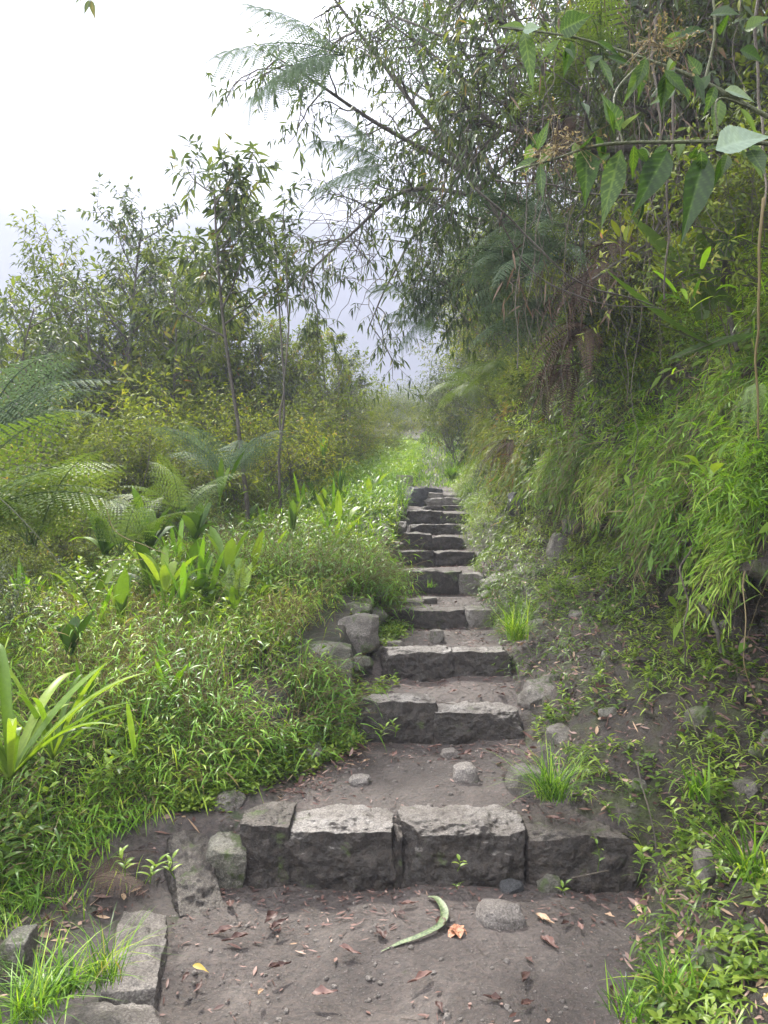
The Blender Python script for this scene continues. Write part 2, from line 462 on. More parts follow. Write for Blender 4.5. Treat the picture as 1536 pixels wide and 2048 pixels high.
M['darkrock'] = stone_mat('dark_rock', [(0.3, (.025, .025, .027)), (0.7, (.06, .06, .062))], moss=.3, rough=.5, dirt=.2)
M['pebble'] = stone_mat('pebble', [(0.3, (.085, .072, .063)), (0.5, (.15, .13, .116)), (0.7, (.24, .215, .195))], moss=.2, rough=.6)
M['bark'] = stone_mat('bark', [(0.3, (.035, .028, .02)), (0.5, (.07, .058, .045)), (0.7, (.13, .115, .095))], moss=.42, rough=.75, speck=.6)
M['twig'] = stone_mat('twig', [(0.3, (.04, .03, .022)), (0.7, (.11, .085, .06))], rough=.7, speck=.4)
G1 = [(0.0, (.036, .085, .012)), (0.35, (.085, .180, .020)), (0.7, (.165, .30, .032)), (0.93, (.29, .36, .05)), (1.0, (.23, .17, .07))]
G2 = [(0.0, (.018, .042, .014)), (0.4, (.034, .075, .020)), (0.75, (.060, .110, .026)), (1.0, (.12, .15, .035))]
G3 = [(0.0, (.024, .038, .020)), (0.45, (.044, .064, .032)), (0.8, (.072, .096, .044)), (0.95, (.12, .125, .05)), (1.0, (.13, .075, .04))]
M['grass'] = leaf_mat('grass_leaf', G1, trans=.42, rough=.40)
M['bamboo'] = leaf_mat('bamboo_grass_leaf', [(0.0, (.035, .080, .010)), (0.4, (.085, .175, .016)), (0.75, (.16, .28, .024)), (1.0, (.28, .36, .06))], trans=.45, rough=.38)
M['herb'] = leaf_mat('herb_leaf', [(0.0, (.045, .085, .014)), (0.5, (.10, .17, .022)), (1.0, (.22, .29, .045))], trans=.4, rough=.4)
M['bush'] = leaf_mat('shrub_leaf', [(0.0, (.040, .060, .012)), (0.4, (.085, .115, .020)), (0.75, (.14, .175, .030)), (0.93, (.22, .22, .05)), (1.0, (.24, .12, .045))], trans=.38, spec=.12, rough=.6)
M['bushy'] = leaf_mat('yellow_shrub_leaf', [(0.0, (.06, .085, .010)), (0.4, (.13, .165, .018)), (0.75, (.20, .225, .026)), (0.93, (.29, .26, .05)), (1.0, (.26, .13, .045))], trans=.4, spec=.12, rough=.6)
M['tree'] = leaf_mat('tree_leaf', G3, trans=.46, rough=.5, spec=.2)
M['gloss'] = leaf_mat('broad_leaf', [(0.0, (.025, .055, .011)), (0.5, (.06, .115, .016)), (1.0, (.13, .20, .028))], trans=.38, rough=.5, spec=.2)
M['fern'] = leaf_mat('fern_green', [(0.0, (.05, .085, .02)), (0.5, (.085, .13, .03)), (1.0, (.15, .19, .05))], trans=.4, rough=.5)
M['ferngrey'] = leaf_mat('fern_grey_green', [(0.0, (.045, .072, .040)), (0.5, (.08, .115, .068)), (1.0, (.14, .18, .11))], trans=.35, rough=.6, tgain=(1.2, 1.3, .9), spec=.12)
M['ferndead'] = leaf_mat('fern_dead', [(0.0, (.032, .020, .014)), (0.5, (.062, .040, .028)), (1.0, (.12, .080, .055))], trans=.25, rough=.7, tgain=(1.3, 1.0, .7))
M['straw'] = leaf_mat('dry_grass', [(0.0, (.09, .065, .03)), (0.5, (.16, .125, .06)), (1.0, (.26, .21, .11))], trans=.3, rough=.6, tgain=(1.2, 1.1, .8))
M['dead'] = leaf_mat('dead_leaf', [(0.0, (.06, .032, .027)), (0.5, (.13, .070, .058)), (0.85, (.21, .135, .115)), (1.0, (.34, .23, .15))], trans=.12, rough=.5, tgain=(1.2, 1, .8), objvar=.9)

# ------------------------------------------------------------------ terrain
# the steps: depth, base height and lip height, read off the photograph
def zpx(py, Y): return at(768, py, Y)[2]
STEP = [  # Y, lip py, base py
    (3.50, 1655, 1770), (4.75, 1418, 1478), (5.62, 1303, 1354), (7.03, 1220, 1250), (8.50, 1144, 1188),
    (9.60, 1103, 1130), (10.6, 1071, 1098), (11.5, 1050, 1069), (12.4, 1023, 1047), (13.3, 1012, 1021),
    (14.2, 997, 1010), (15.1, 986, 995), (16.0, 975, 984)]
STEPS = [(y, zpx(b, y), zpx(l, y)) for y, l, b in STEP]
_zy, _zz = [-6.0, 0.0], [-0.12, -0.02]
for i, (y, zb, zl) in enumerate(STEPS):
    _zy += [y + .10, y + .16, y + .40]
    _zz += [zb, zl - .05, zl - .012]
_zy += [18, 22, 30, 45, 80]; _zz += [3.05, 4.0, 6.0, 8.5, 12.0]
def zpath(Y): return np.interp(Y, _zy, _zz)
_sm = np.array([[-6, -.15], [0, -.02], [3.2, .02], [4, .30], [5.2, .55], [6.3, .76], [7.8, .97], [9, 1.25], [10, 1.46], [11, 1.66], [12, 1.88], [13, 2.1], [14, 2.24], [15, 2.45], [16, 2.68], [18, 3.05], [22, 4.0], [30, 6.0], [45, 8.5], [80, 12]])
def zmean(Y): return np.interp(Y, _sm[:, 0], _sm[:, 1])
def xl(Y): return np.interp(Y, [-6, 2, 2.5, 3.1, 3.5, 3.83, 4.7, 5.6, 7, 8.5, 9.6, 10.7, 12.4, 16, 22, 30, 45], [-.7, -.72, -.74, -.82, -.85, -.55, -.28, -.16, .0, .04, .18, .22, .33, .6, 1.0, 2.0, 5.0])
def xr(Y): return np.interp(Y, [-6, 2, 2.5, 3.0, 3.5, 3.9, 4.7, 5.6, 7, 8.5, 9.6, 10.7, 12.4, 16, 22, 30, 45], [.45, .55, .72, .93, 1.18, .86, .84, .94, 1.0, 1.02, 1.12, 1.12, 1.36, 1.45, 2.0, 3.0, 6.0])
def xc(Y): return np.interp(Y, [-6, 0, 2, 3.5, 4.7, 7, 8.5, 10.7, 12.4, 16, 22, 30, 45], [1.0, 1.25, 1.45, 1.80, 1.86, 1.90, 1.86, 1.85, 1.95, 2.15, 2.9, 4.2, 8])
def hb(Y): return np.interp(Y, [-6, 2.9, 3.4, 3.8, 4.6, 5.6, 7, 8.5, 10, 12, 15, 17, 30], [.02, .03, .07, .12, .21, .30, .27, .26, .24, .20, .13, .03, .05])
def wallw(Y): return np.interp(Y, [-6, 3.3, 3.8, 4.6, 5.2, 16, 18], [.28, .40, .45, .30, .14, .14, .3])

def section(Y):
    """control points (x, z) of the cross-section, left to right; index 5..6 is the path"""
    l, r, c, z, zm, h, w = xl(Y), xr(Y), xc(Y), zpath(Y), zmean(Y), hb(Y), wallw(Y)
    return np.array([
        [-120, zm - 45], [-40, zm - 16], [l - 9, zm - 3.4], [l - 4.6, zm - .55], [l - 2.6, zm + h + .10], [l - w - .55, zm + h + .06], [l - w, zm + h], [l, z],
        [r, z], [r + (c - r) * .45, zm + .24], [c - .12, zm + .52], [c + .10, zm + .80], [c + .14, zm + 1.06], [c - .06, zm + 1.20],
        [c + .10, zm + 1.65], [c + .55, zm + 2.45], [c + 1.1, zm + 3.15], [c + 2.2, zm + 3.9], [c + 6, zm + 6.6], [c + 25, zm + 22], [c + 90, zm + 60]], dtype=float)
NC = len(section(3.0)); IP0, IP1 = 7, 8

def srf(u, Y):
    """surface point for control coordinate u (0..NC-1) and depth Y (arrays)"""
    u = np.atleast_1d(np.asarray(u, float)); Y = np.broadcast_to(np.asarray(Y, float), u.shape)
    S = section(Y)                     # (NC, 2, n)
    i = np.clip(u.astype(int), 0, NC - 2); f = u - i
    ar = np.arange(u.size)
    a = S[i, :, ar]; b = S[i + 1, :, ar]
    p = a * (1 - f[:, None]) + b * f[:, None]
    return np.stack([p[:, 0], Y, p[:, 1]], -1)
_section0 = section
def section(Y):
    Y = np.asarray(Y, float)
    s = _section0(Y)
    if s.dtype == object or s.ndim != 2 + Y.ndim:
        s = np.array([[np.broadcast_to(a, Y.shape), np.broadcast_to(b, Y.shape)] for a, b in s.tolist()])
    return s
def _sec(Y):
    l, r, c, z, zm, h, w = xl(Y), xr(Y), xc(Y), zpath(Y), zmean(Y), hb(Y), wallw(Y)
    o = np.ones_like(Y)
    rows = [(-110 * o, zm - 40), (-40 * o, zm - 16), (l - 9, zm - 3.4), (l - 4.6, zm - .55), (l - 2.6, zm + h + .10), (l - w - .55, zm + h + .06), (l - w, zm + h), (l, z),
        (r, z), (r + (c - r) * .45, zm + .24), (c - .12, zm + .52), (c + .10, zm + .80), (c + .14, zm + 1.06), (c - .06, zm + 1.20),
        (c + .10, zm + 1.65), (c + .55, zm + 2.45), (c + 1.1, zm + 3.15), (c + 2.2, zm + 3.9), (c + 6, zm + 6.6), (c + 25, zm + 22), (c + 90, zm + 48)]
    return np.array([[a, b] for a, b in rows])
def section(Y): return _sec(np.asarray(Y, float))

def displace(P, amt):
    n = np.stack([fbm(P * 1.1, 4, 3), fbm(P * 1.1 + 40, 4, 7) * .5, fbm(P * 1.1 + 90, 4, 9)], -1)
    n2 = fbm(P * 5.5, 4, 13); n3 = fbm(P * 22, 3, 17)
    P = P + n * amt[:, None] * np.array([1, .6, 1]) * .5
    P[:, 2] -= np.where(amt < .06, np.clip(fbm(P * 2.6 + 55, 2, 41) - .05, 0, 1) * .07, 0)
    P[:, 2] += n2 * amt * .22 + n3 * np.minimum(amt, .12) * .10
    P[:, 0] += fbm(P * 7 + 5, 3, 23) * amt * .30
    lump = np.clip((amt - .06) / .12, 0, 1) * (amt < .3)
    q = np.abs(fbm(P * 4.5 + 70, 4, 29, .6)); P[:, 0] -= lump * (q - .25) * .42; P[:, 2] += lump * (np.abs(fbm(P * 9 + 30, 3, 31)) - .2) * .12
    return P
def amt_u(u, Y):
    a = np.interp(u, [0, 2, 4, 6, 7, 8, 9, 10, 13, 15, 17, 20], [3, .8, .15, .06, .045, .045, .10, .22, .24, .25, .5, 5])
    return a
def surf(u, Y):
    u = np.asarray(u, float).ravel(); Y = np.asarray(Y, float).ravel()
    return displace(srf(u, Y), amt_u(u, Y))
def ground_z(x, Y):
    x = np.atleast_1d(np.asarray(x, float)); Y = np.broadcast_to(np.asarray(Y, float), x.shape)
    S = section(Y); out = np.zeros(x.shape)
    for k in range(len(x)):
        xs = S[:12, 0, k]; out[k] = np.interp(x[k], xs, S[:12, 1, k])
    return out

def surf_z(x, Y): return float(ground_z(x, Y)[0])
def strip_mesh(name, u0, u1, nu, Ys, mat, label=None):
    us = np.asarray(u0) if hasattr(u0, '__len__') else np.linspace(u0, u1, nu)
    U, YY = np.meshgrid(us, Ys, indexing='ij')
    P = surf(U.ravel(), YY.ravel())
    a, b = len(us), len(Ys)
    i = np.arange(a - 1)[:, None] * b + np.arange(b - 1)[None, :]
    F = np.stack([i, i + b, i + b + 1, i + 1], -1).reshape(-1, 4)
    uu = U.ravel(); YY = YY.ravel()
    T = np.interp(uu, [8, 8.35, 8.8], [.8, .5, 0]) if name == 'bank' else np.interp(uu, [5.0, 5.6, 6.2], [0, .5, .8]) * np.clip((4.2 - YY) / .5, 0, 1)
    g = Geo(); g.add(P, F, T)
    o = g.build(name, mat, smooth=True)
    return tag(o, kind='structure')
Yn = np.concatenate([np.arange(-5, 1.6, .15), np.arange(1.6, 6, .022), np.arange(6, 17, .045), np.arange(17, 30, .25), np.arange(30, 81, 1.5)])
strip_mesh('path', 7, 8, 90, Yn, M['dirt'])
strip_mesh('hillside', np.concatenate([np.linspace(0, 2, 24), np.linspace(2, 4, 30)[1:], np.linspace(4, 7, 60)[1:]]), 0, 0, Yn[::2], M['loam'])
strip_mesh('bank', np.concatenate([np.linspace(8, 14, 120), np.linspace(14, 17, 40)[1:], np.linspace(17, 20, 24)[1:]]), 0, 0, Yn[::2], M['soil'])

# distant ridges across the valley (seen through the cloud)
def ridge(name, Y0, pts, depth, seed, mat):
    xs = np.linspace(pts[0][0], pts[-1][0], 160)
    hp = np.interp(xs, [p[0] for p in pts], [p[1] for p in pts])
    g = Geo(); rows = []
    for k, f in enumerate(np.linspace(0, 1, 22)):
        x = np.array([at(q, 500, Y0)[0] for q in xs]) * (1 + .15 * (f - .5))
        top = np.array([at(768, q, Y0)[2] for q in hp])
        z = -160 + (top + 160) * np.sin(f * math.pi / 2) ** .8
        P = np.stack([x, np.full_like(x, Y0 - depth * (1 - f)), z], -1)
        P[:, 2] += fbm(P * .009 + seed, 5, seed) * 18 * (f > 0) * (1 if k < 21 else .35)
        rows.append(P)
    P = np.concatenate(rows); b = len(xs)
    i = np.arange(21)[:, None] * b + np.arange(b - 1)[None, :]
    g.add(P, np.stack([i, i + 1, i + b + 1, i + b], -1).reshape(-1, 4))
    return tag(g.build(name, mat, smooth=True), kind='structure')
M['forest'] = leaf_mat('far_forest', [(0.2, (.02, .035, .018)), (0.8, (.05, .07, .03))], trans=.0, rough=.9)
ridge('hills', 560, [(300, 500), (420, 470), (560, 455), (700, 452), (860, 462), (1000, 440), (1300, 380), (1700, 300)], 200, 4, M['forest'])
ridge('mountain', 700, [(-500, 440), (-300, 415), (0, 400), (150, 425), (330, 490), (520, 560), (800, 600), (1200, 600)], 200, 9, M['forest'])

# ------------------------------------------------------------------ steps
ORD = ['lowest', 'second', 'third', 'fourth', 'fifth', 'sixth', 'seventh', 'eighth', 'ninth', 'tenth', 'eleventh', 'twelfth', 'top']
SEGS = {  # (px0, px1, lip py, base extra, material, label)
    0: [(478, 576, 1648, 'step2', 'short brown slanting stone at the left of the lowest step, mossy on its left edge'),
        (574, 786, 1662, 'step', 'broad pale worn granite block left of the middle of the lowest step'),
        (802, 1054, 1658, 'step', 'widest granite block of the lowest step, with the seedling before it'),
        (1058, 1288, 1672, 'step2', 'rounded mossy boulder closing the right end of the lowest step')],
    1: [(722, 872, 1403, 'step', 'left block of the second step up, sloping lip and dark face'),
        (868, 1040, 1424, 'step', 'right block of the second step up, pale worn top')],
    2: [(768, 905, 1301, 'step', 'left block of the third step up'), (903, 1026, 1303, 'step', 'right block of the third step up, thin pale lip')],
    3: [(783, 932, 1219, 'step2', 'long dark block of the fourth step up'), (930, 985, 1218, 'rock', 'small pale block at the right end of the fourth step up')],
    4: [(778, 922, 1141, 'step2', 'high dark block of the fifth step up'), (920, 968, 1148, 'rock', 'slanting wedge stone at the right of the fifth step up')],
    5: [(800, 868, 1102, 'step2', 'left stone of the sixth step up'), (866, 948, 1104, 'step2', 'right stone of the sixth step up')],
    6: [(803, 862, 1067, 'step2', 'reddish brown left stone of the seventh step up'), (860, 926, 1073, 'step2', 'darker right stone of the seventh step up')],
    7: [(822, 872, 1049, 'step2', 'left stone of the eighth step up'), (870, 924, 1049, 'step2', 'right stone of the eighth step up')],
    8: [(814, 884, 1021, 'step2', 'left stone of the ninth step up'), (882, 938, 1026, 'step2', 'right stone of the ninth step up')],
    9: [(843, 884, 1012, 'step2', 'left stone of the tenth step up'), (882, 926, 1011, 'step2', 'right stone of the tenth step up')],
    10: [(852, 922, 996, 'rock', 'single pale stone forming the eleventh step up')],
    11: [(842, 886, 986, 'rock', 'left stone of the twelfth step up'), (886, 922, 990, 'rock', 'low right stone of the twelfth step up')],
    12: [(834, 884, 975, 'darkrock', 'dark slab of the topmost step below the grassy path')],
}
sd = 100
for i, segs in SEGS.items():
    Y, zb, zl = STEPS[i]
    for (a, b, ly, mt, lab) in segs:
        sd += 1
        x0, x1 = at(a, ly, Y)[0], at(b, ly, Y)[0]; zt = at(768, ly, Y)[2]
        bot = zb - .12; h = zt - bot; dep = .34 if i == 0 else .30
        w = x1 - x0
        slope = random.Random(sd).uniform(-.03, .03)
        kw = dict(n=96 if i == 0 else (64 if i < 3 else 22), rnd=.27, amp=.12, cuts=7, fine=.022, cutd=(.80, .95))
        if 'boulder' in lab: kw.update(rnd=.42, amp=.07)
        rock_obj('step_stone', ((x0 + x1) / 2, Y + dep / 2, bot + h / 2), (w * 1.07, dep, h * 1.02), sd, M[mt], lab, 'step stone', 'stones of the stone stairs',
                 rot=(random.Random(sd + 9).uniform(-.03, .03), slope, random.Random(sd + 5).uniform(-.05, .05)), **kw)

# ------------------------------------------------------------------ separate rocks
def px_rock(name, a, b, t, bt, Y, mt, lab, dep=None, rot=(0, 0, 0), cat='rock', group=None, **kw):
    c = at((a + b) / 2, (t + bt) / 2, Y); w = (b - a) * ppm(Y); h = (bt - t) * ppm(Y)
    d = dep or (w + h) / 2
    k = dict(n=18, rnd=.35, amp=.10, cuts=7, fine=.018); k.update(kw)
    return rock_obj(name, (c[0], Y + d * .3, c[2] - h * (.12 if name != 'wall_stone' else -.02)), (w, d, h * (1.24 if name != 'wall_stone' else .95)), int(a + t), M[mt], lab, cat, group, rot, **k)
def flat_rock(name, px, py, Y, dims, rz, mt, lab, top=.1, tilt=(0, 0), seed=1, cat='stone', **kw):
    p = at(px, py, Y); k = dict(n=64, rnd=.26, amp=.08, cuts=8, fine=.010, cutd=(.8, .96)); k.update(kw)
    return rock_obj(name, (p[0], Y, top - dims[2] / 2), dims, seed, M[mt], lab, cat, None, (tilt[0], tilt[1], rz), **k)
flat_rock('kerb_stone', 276, 1870, 2.90, (.20, .58, .24), .21, 'pebble', 'long flat grey kerb stone beside the path with a pale lichen patch', .075, (.02, .02), 41)
flat_rock('kerb_stone', 212, 2000, 2.38, (.32, .46, .24), .14, 'pebble', 'flat speckled kerb stone in the bottom left corner of the path', .06, (.0, .03), 47)
flat_rock('kerb_stone', 382, 1700, 3.46, (.20, .52, .22), .42, 'step2', 'slanting brown kerb stone left of the lowest step', .14, (.42, .10), 53, rnd=.4)
px_rock('kerb_stone', 404, 484, 1690, 1770, 3.50, 'mossrock', 'small mossy stone wedged against the left end of the lowest step', dep=.26, n=44, rnd=.4, rot=(.1, .1, .2))
px_rock('kerb_stone', 425, 478, 1582, 1648, 3.75, 'rock', 'thin upright yellowish stone behind the kerb above the lowest step', dep=.10, rot=(-.2, .45, .2), n=16)
px_rock('wedge_stone', 770, 806, 1664, 1785, 3.56, 'step2', 'narrow wedge stone filling the joint in the lowest step', dep=.2)
px_rock('rock', 1004, 1046, 1766, 1794, 3.44, 'darkrock', 'small dark rock at the foot of the lowest step', rot=(0, .2, .5), rnd=.6)
px_rock('rock', 1076, 1122, 1758, 1790, 3.46, 'mossrock', 'small rounded brown rock below the boulder of the lowest step', rnd=.6)
px_rock('rock', 482, 556, 1412, 1478, 4.55, 'rock', 'pointed grey rock poking out of the grass left of the path', rot=(0, .3, .5), cuts=9)
px_rock('wall_stone', 590, 700, 1288, 1375, 5.25, 'mossrock', 'mossy boulder at the near end of the left edging, grass over it', rot=(0, .1, .2))
px_rock('wall_stone', 672, 760, 1232, 1312, 5.75, 'rock', 'large pale rounded boulder beside the third step', rnd=.5)
px_rock('wall_stone', 672, 742, 1192, 1240, 6.5, 'mossrock', 'flat mossy stone behind the pale boulder', rot=(0, .2, 0))
px_rock('wall_stone', 682, 742, 1142, 1175, 7.8, 'mossrock', 'low flat stone in the grass left of the fifth step', dep=.3)
px_rock('wall_stone', 722, 782, 1048, 1082, 10.3, 'rock', 'pale mossy boulder in the grass left of the seventh step')
px_rock('wall_stone', 728, 776, 1088, 1120, 9.6, 'mossrock', 'shaded stone in the edging left of the sixth step')
px_rock('wall_stone', 735, 790, 1018, 1040, 12.2, 'mossrock', 'dark flat stone edging the ninth step')
px_rock('rock', 808, 850, 972, 1008, 14.3, 'darkrock', 'black angular rock beside the top of the stairs', rot=(0, .4, .3), cuts=9)
px_rock('rock', 788, 826, 950, 976, 15.6, 'rock', 'grey boulder just behind the black angular rock')
px_rock('rock', 1042, 1150, 1368, 1412, 5.0, 'rock', 'flat tilted slab on the right slope level with the second step', dep=.2, rot=(.5, -.25, .2))
px_rock('rock', 1095, 1158, 1462, 1520, 4.45, 'rock', 'grey rock half buried in weeds on the right slope', rot=(.3, 0, .3))
px_rock('rock', 1022, 1085, 1540, 1600, 4.0, 'rock', 'pale rock under the grass tuft right of the dirt landing', rot=(.3, 0, .3))
px_rock('rock', 1052, 1118, 1242, 1312, 6.1, 'mossrock', 'mossy boulder right of the third step under overhanging litter', rnd=.5)
px_rock('rock', 968, 1045, 1148, 1182, 8.2, 'rock', 'long pale slab right of the fifth step', rot=(.2, -.2, .2))
px_rock('rock', 1030, 1100, 1128, 1165, 7.9, 'rock', 'pale flat rock resting on the slope above the long slab', rot=(.2, -.1, -.2))
px_rock('rock', 1018, 1056, 984, 1022, 9.2, 'darkrock', 'black rock jutting out of the bank', cuts=10, rnd=.4)
px_rock('rock', 1098, 1140, 1066, 1120, 7.6, 'rock', 'upright pale stone set in the bank under the hanging grass', rnd=.55)
px_rock('rock', 1128, 1162, 1028, 1060, 7.2, 'rock', 'small pale cobble set high in the bank', rnd=.6)
px_rock('rock', 1056, 1090, 1052, 1100, 8.6, 'mossrock', 'greenish stone set in the bank nearest the black rock', rnd=.55)
px_rock('rock', 1138, 1180, 1152, 1172, 6.6, 'pebble', 'flat orange tinged stone stuck in the soil bank', rot=(0, -.3, 0))
px_rock('rock', 1190, 1250, 1320, 1362, 5.0, 'rock', 'light rock lying in the dirt of the right slope', rot=(0, .2, 0))
px_rock('rock', 1480, 1545, 1562, 1592, 3.3, 'rock', 'white flat stone at the right edge among weeds', rot=(0, .1, 0))
px_rock('rock', 1398, 1432, 1708, 1760, 2.9, 'rock', 'small upright grey stone low in the right bank')
px_rock('rock', 0, 52, 1880, 1990, 2.75, 'mossrock', 'dark stone at the left edge of the photo behind the kerb')

PATHROCK = [(905, 960, 1525, 1562, 'smooth brown hump of rock in the middle of the dirt landing', 4.15),
            (700, 740, 1535, 1555, 'small rounded stone on the left of the dirt landing', 4.1),
            (885, 920, 1500, 1515, 'flat pale stone below the second step', 4.5),
            (960, 1060, 1808, 1862, 'wide worn rock hump in the path before the lowest step', 3.15),
            (775, 812, 1270, 1290, 'pale triangular stone on the tread of the third step', 5.9),
            (860, 888, 1258, 1282, 'brown pointed stone on the tread of the third step', 6.3),
            (800, 845, 1195, 1212, 'flat stone on the tread of the fourth step', 7.4),
            (845, 875, 1188, 1206, 'pointed stone on the tread of the fourth step', 7.7)]
for (a, b, t, bt, lab, Y) in PATHROCK:
    o = px_rock('embedded_stone', a, b, t, bt, Y, 'pebble' if Y < 5 else 'rock', lab, dep=(b - a) * ppm(Y) * .9, rnd=.75 if Y < 5 else .3, cat='stone', n=22, amp=.14)
    o.location.z = surf_z(o.location.x, o.location.y) + ((bt - t) * ppm(Y) * .05 if Y < 5 else .012)

# small stones in the soil of the right slope and bank, and along the left edging
SM = []
for k in range(6):
    g = Geo(); pv, fv = rock_verts((1, .8, .7), 900 + k, n=10, rnd=.4, amp=.12, cuts=8, fine=.02); g.add(pv, fv); SM.append(g.mesh('bank_stone', M['mossrock' if k % 3 else 'rock'], True))
rq = np.random.default_rng(19)
for k in range(60):
    Y = 2.2 + 9 * rq.random() ** 1.1; u = 8.05 + (3.9 if k % 2 else 1.3) * rq.random(); p = surf([u], [Y])[0]
    o = bpy.data.objects.new('bank_stone', SM[k % 6]); C.objects.link(o); sz = .03 + .13 * rq.random() ** 2.2; o.location = p; o.scale = (sz, sz, sz)
    o.rotation_euler = (rq.normal() * .4, rq.normal() * .4, rq.random() * 6.28); tag(o, 'small stone stuck in the soil of the right bank', 'stone', 'small stones in the right bank')
for k in range(34):
    Y = 4.3 + 9 * rq.random(); x = xl(Y) - .02 - .10 * rq.random(); z = float(zpath(Y)) + float(hb(Y)) * rq.random() * .9
    o = bpy.data.objects.new('edging_stone', SM[k % 6]); C.objects.link(o); sz = .10 + .16 * rq.random(); o.location = (x, Y, z); o.scale = (sz, sz * 1.3, sz * .9)
    o.rotation_euler = (rq.normal() * .2, rq.normal() * .2, rq.random() * 6.28); tag(o, 'rough mossy stone of the low wall along the left of the steps', 'stone', 'stones of the left edging')

# ------------------------------------------------------------------ gravel and litter on the path (nobody could count them)
rs = np.random.default_rng(5)
def on_path(n, y0, y1, edge=0.06, pw=1.0):
    Y = y0 + (y1 - y0) * rs.random(n) ** pw
    l, r = xl(Y), xr(Y); f = rs.random(n)
    x = l - edge + (r - l + 2 * edge) * f
    u = 7 + np.clip((x - l) / (r - l), 0, 1)
    P = surf(u, Y)
    P[:, 0] = np.where((x < l) | (x > r), x, P[:, 0])
    return P
g = Geo(); V0, F0 = cube_grid(3)
for P in on_path(3000, 1.9, 9, pw=1.5):
    s = .002 + .012 * rs.random() ** 4.5
    q = norm(V0) * (V0 * .25 + .8) * (1 + .25 * vnoise(V0 * 1.7 + rs.random() * 90)[:, None])
    q = q * s * np.array([rs.uniform(.8, 1.5), rs.uniform(.8, 1.5), rs.uniform(.45, .8)])
    a = rs.random() * 6.28; R = np.array([[math.cos(a), -math.sin(a), 0], [math.sin(a), math.cos(a), 0], [0, 0, 1]])
    g.add(q @ R.T + P + np.array([0, 0, s * .1]), F0)
tag(g.build('gravel', M['pebble'], smooth=True), 'small pebbles and grit trodden into the dirt path', 'gravel', kind='stuff')
g = Geo()
P = on_path(11000, 1.9, 16, .25, 1.4); n = len(P)
# litter gathers in drifts
keep = (fbm(P * 2.1, 3, 77) + rs.random(n) * .7) > .42
P = P[keep]; n = len(P)
band = []
for (ys, zb, zl) in STEPS[:7]:             # leaves swept up against the foot of every riser
    Yk = ys - .03 - .30 * rs.random(260) ** 1.8; xk = xl(Yk) + (xr(Yk) - xl(Yk)) * rs.random(260); band.append(surf(7 + (xk - xl(Yk)) / (xr(Yk) - xl(Yk)), Yk))
Yk = 3.65 + 1.0 * rs.random(500); sidek = rs.random(500) < .5; fk = np.where(sidek, .16 * rs.random(500), 1 - .16 * rs.random(500)); band.append(surf(7 + fk, Yk))
P = np.concatenate([P] + band); n = len(P)
D = rs.normal(size=(n, 3)); D[:, 2] = rs.normal(size=n) * .12
N = rs.normal(size=(n, 3)) * .35 + np.array([0, 0, 1])
leaves(g, P + np.array([0, 0, .006]), D, N, .012 + .045 * rs.random(n) ** 2.2, .004 + .012 * rs.random(n) ** 2, -.1, 'oval', 3, .3, rng=rs)
tag(g.build('leaf_litter', M['dead'], smooth=False), 'crumbled brown leaf bits scattered over the path', 'leaf litter', kind='stuff')
g = Geo()
P = on_path(420, 1.9, 9, .2)
for p in P:
    a = rs.random() * 6.28; L = .02 + .09 * rs.random() ** 2; d = np.array([math.cos(a), math.sin(a), rs.normal() * .08])
    tube(g, [p + [0, 0, .005], p + d * L * .5 + [0, 0, .008 + rs.random() * .004], p + d * L + [0, 0, .004]], [.0013, .0011, .0007], 4)
tag(g.build('twig_litter', M['twig']), 'thin broken twigs and needles lying on the path', 'twigs', kind='stuff')

# curled dead leaves lying singly
def curled_leaf(seed):
    r = random.Random(seed); g = Geo()
    nu, nv = 12, 6
    V = np.zeros((nu + 1, nv + 1, 3)); L, W = 1.0, r.uniform(.34, .5)
    for i in range(nu + 1):
        t = i / nu; w = np.interp(t, *PROF['ovate']) * W / 2
        for j in range(nv + 1):
            s = j / nv * 2 - 1
            V[i, j] = (t - .5 + .02 * math.sin(s * 9 + i), s * w * (1 - .15 * abs(s)), w * .55 * s * s * r.uniform(.5, 1.3) + .10 * (t - .5) ** 2 * r.choice([1, 1.6]) + .03 * math.sin(t * 11 + s * 4 + seed))
    i = np.arange(nu)[:, None] * (nv + 1) + np.arange(nv)[None, :]
    g.add(V.reshape(-1, 3), np.stack([i, i + nv + 1, i + nv + 2, i + 1], -1).reshape(-1, 4), r.random())
    return g.mesh('dead_leaf', M['dead'], True)
CL = [curled_leaf(k) for k in range(7)]
DL = [(1000, 1845), (1130, 1850), (1160, 1855), (1310, 1895), (1090, 1842), (820, 1810), (800, 1830), (440, 1868), (470, 1880), (540, 1840), (560, 1850), (390, 1785), (370, 1960), (400, 1975), (1060, 1925), (1050, 1960), (985, 2000), (1055, 2010), (1330, 1710), (1250, 1690), (880, 1855), (650, 1990), (840, 1960),
      (930, 1510), (985, 1505), (870, 1495), (790, 1510), (1000, 1530), (730, 1525), (600, 1590), (640, 1570), (1060, 1640), (1110, 1640), (800, 1400), (760, 1395), (905, 1385), (960, 1395), (1000, 1390), (1230, 2000), (1290, 1960), (1380, 1880), (1180, 1800), (1220, 1835), (700, 1905), (760, 1870), (560, 1935), (520, 1990), (880, 2020), (1100, 1890), (460, 1810), (690, 1800), (830, 1350), (780, 1340), (940, 1345), (1210, 1440), (1240, 1425), (1300, 1560), (1150, 1530)]
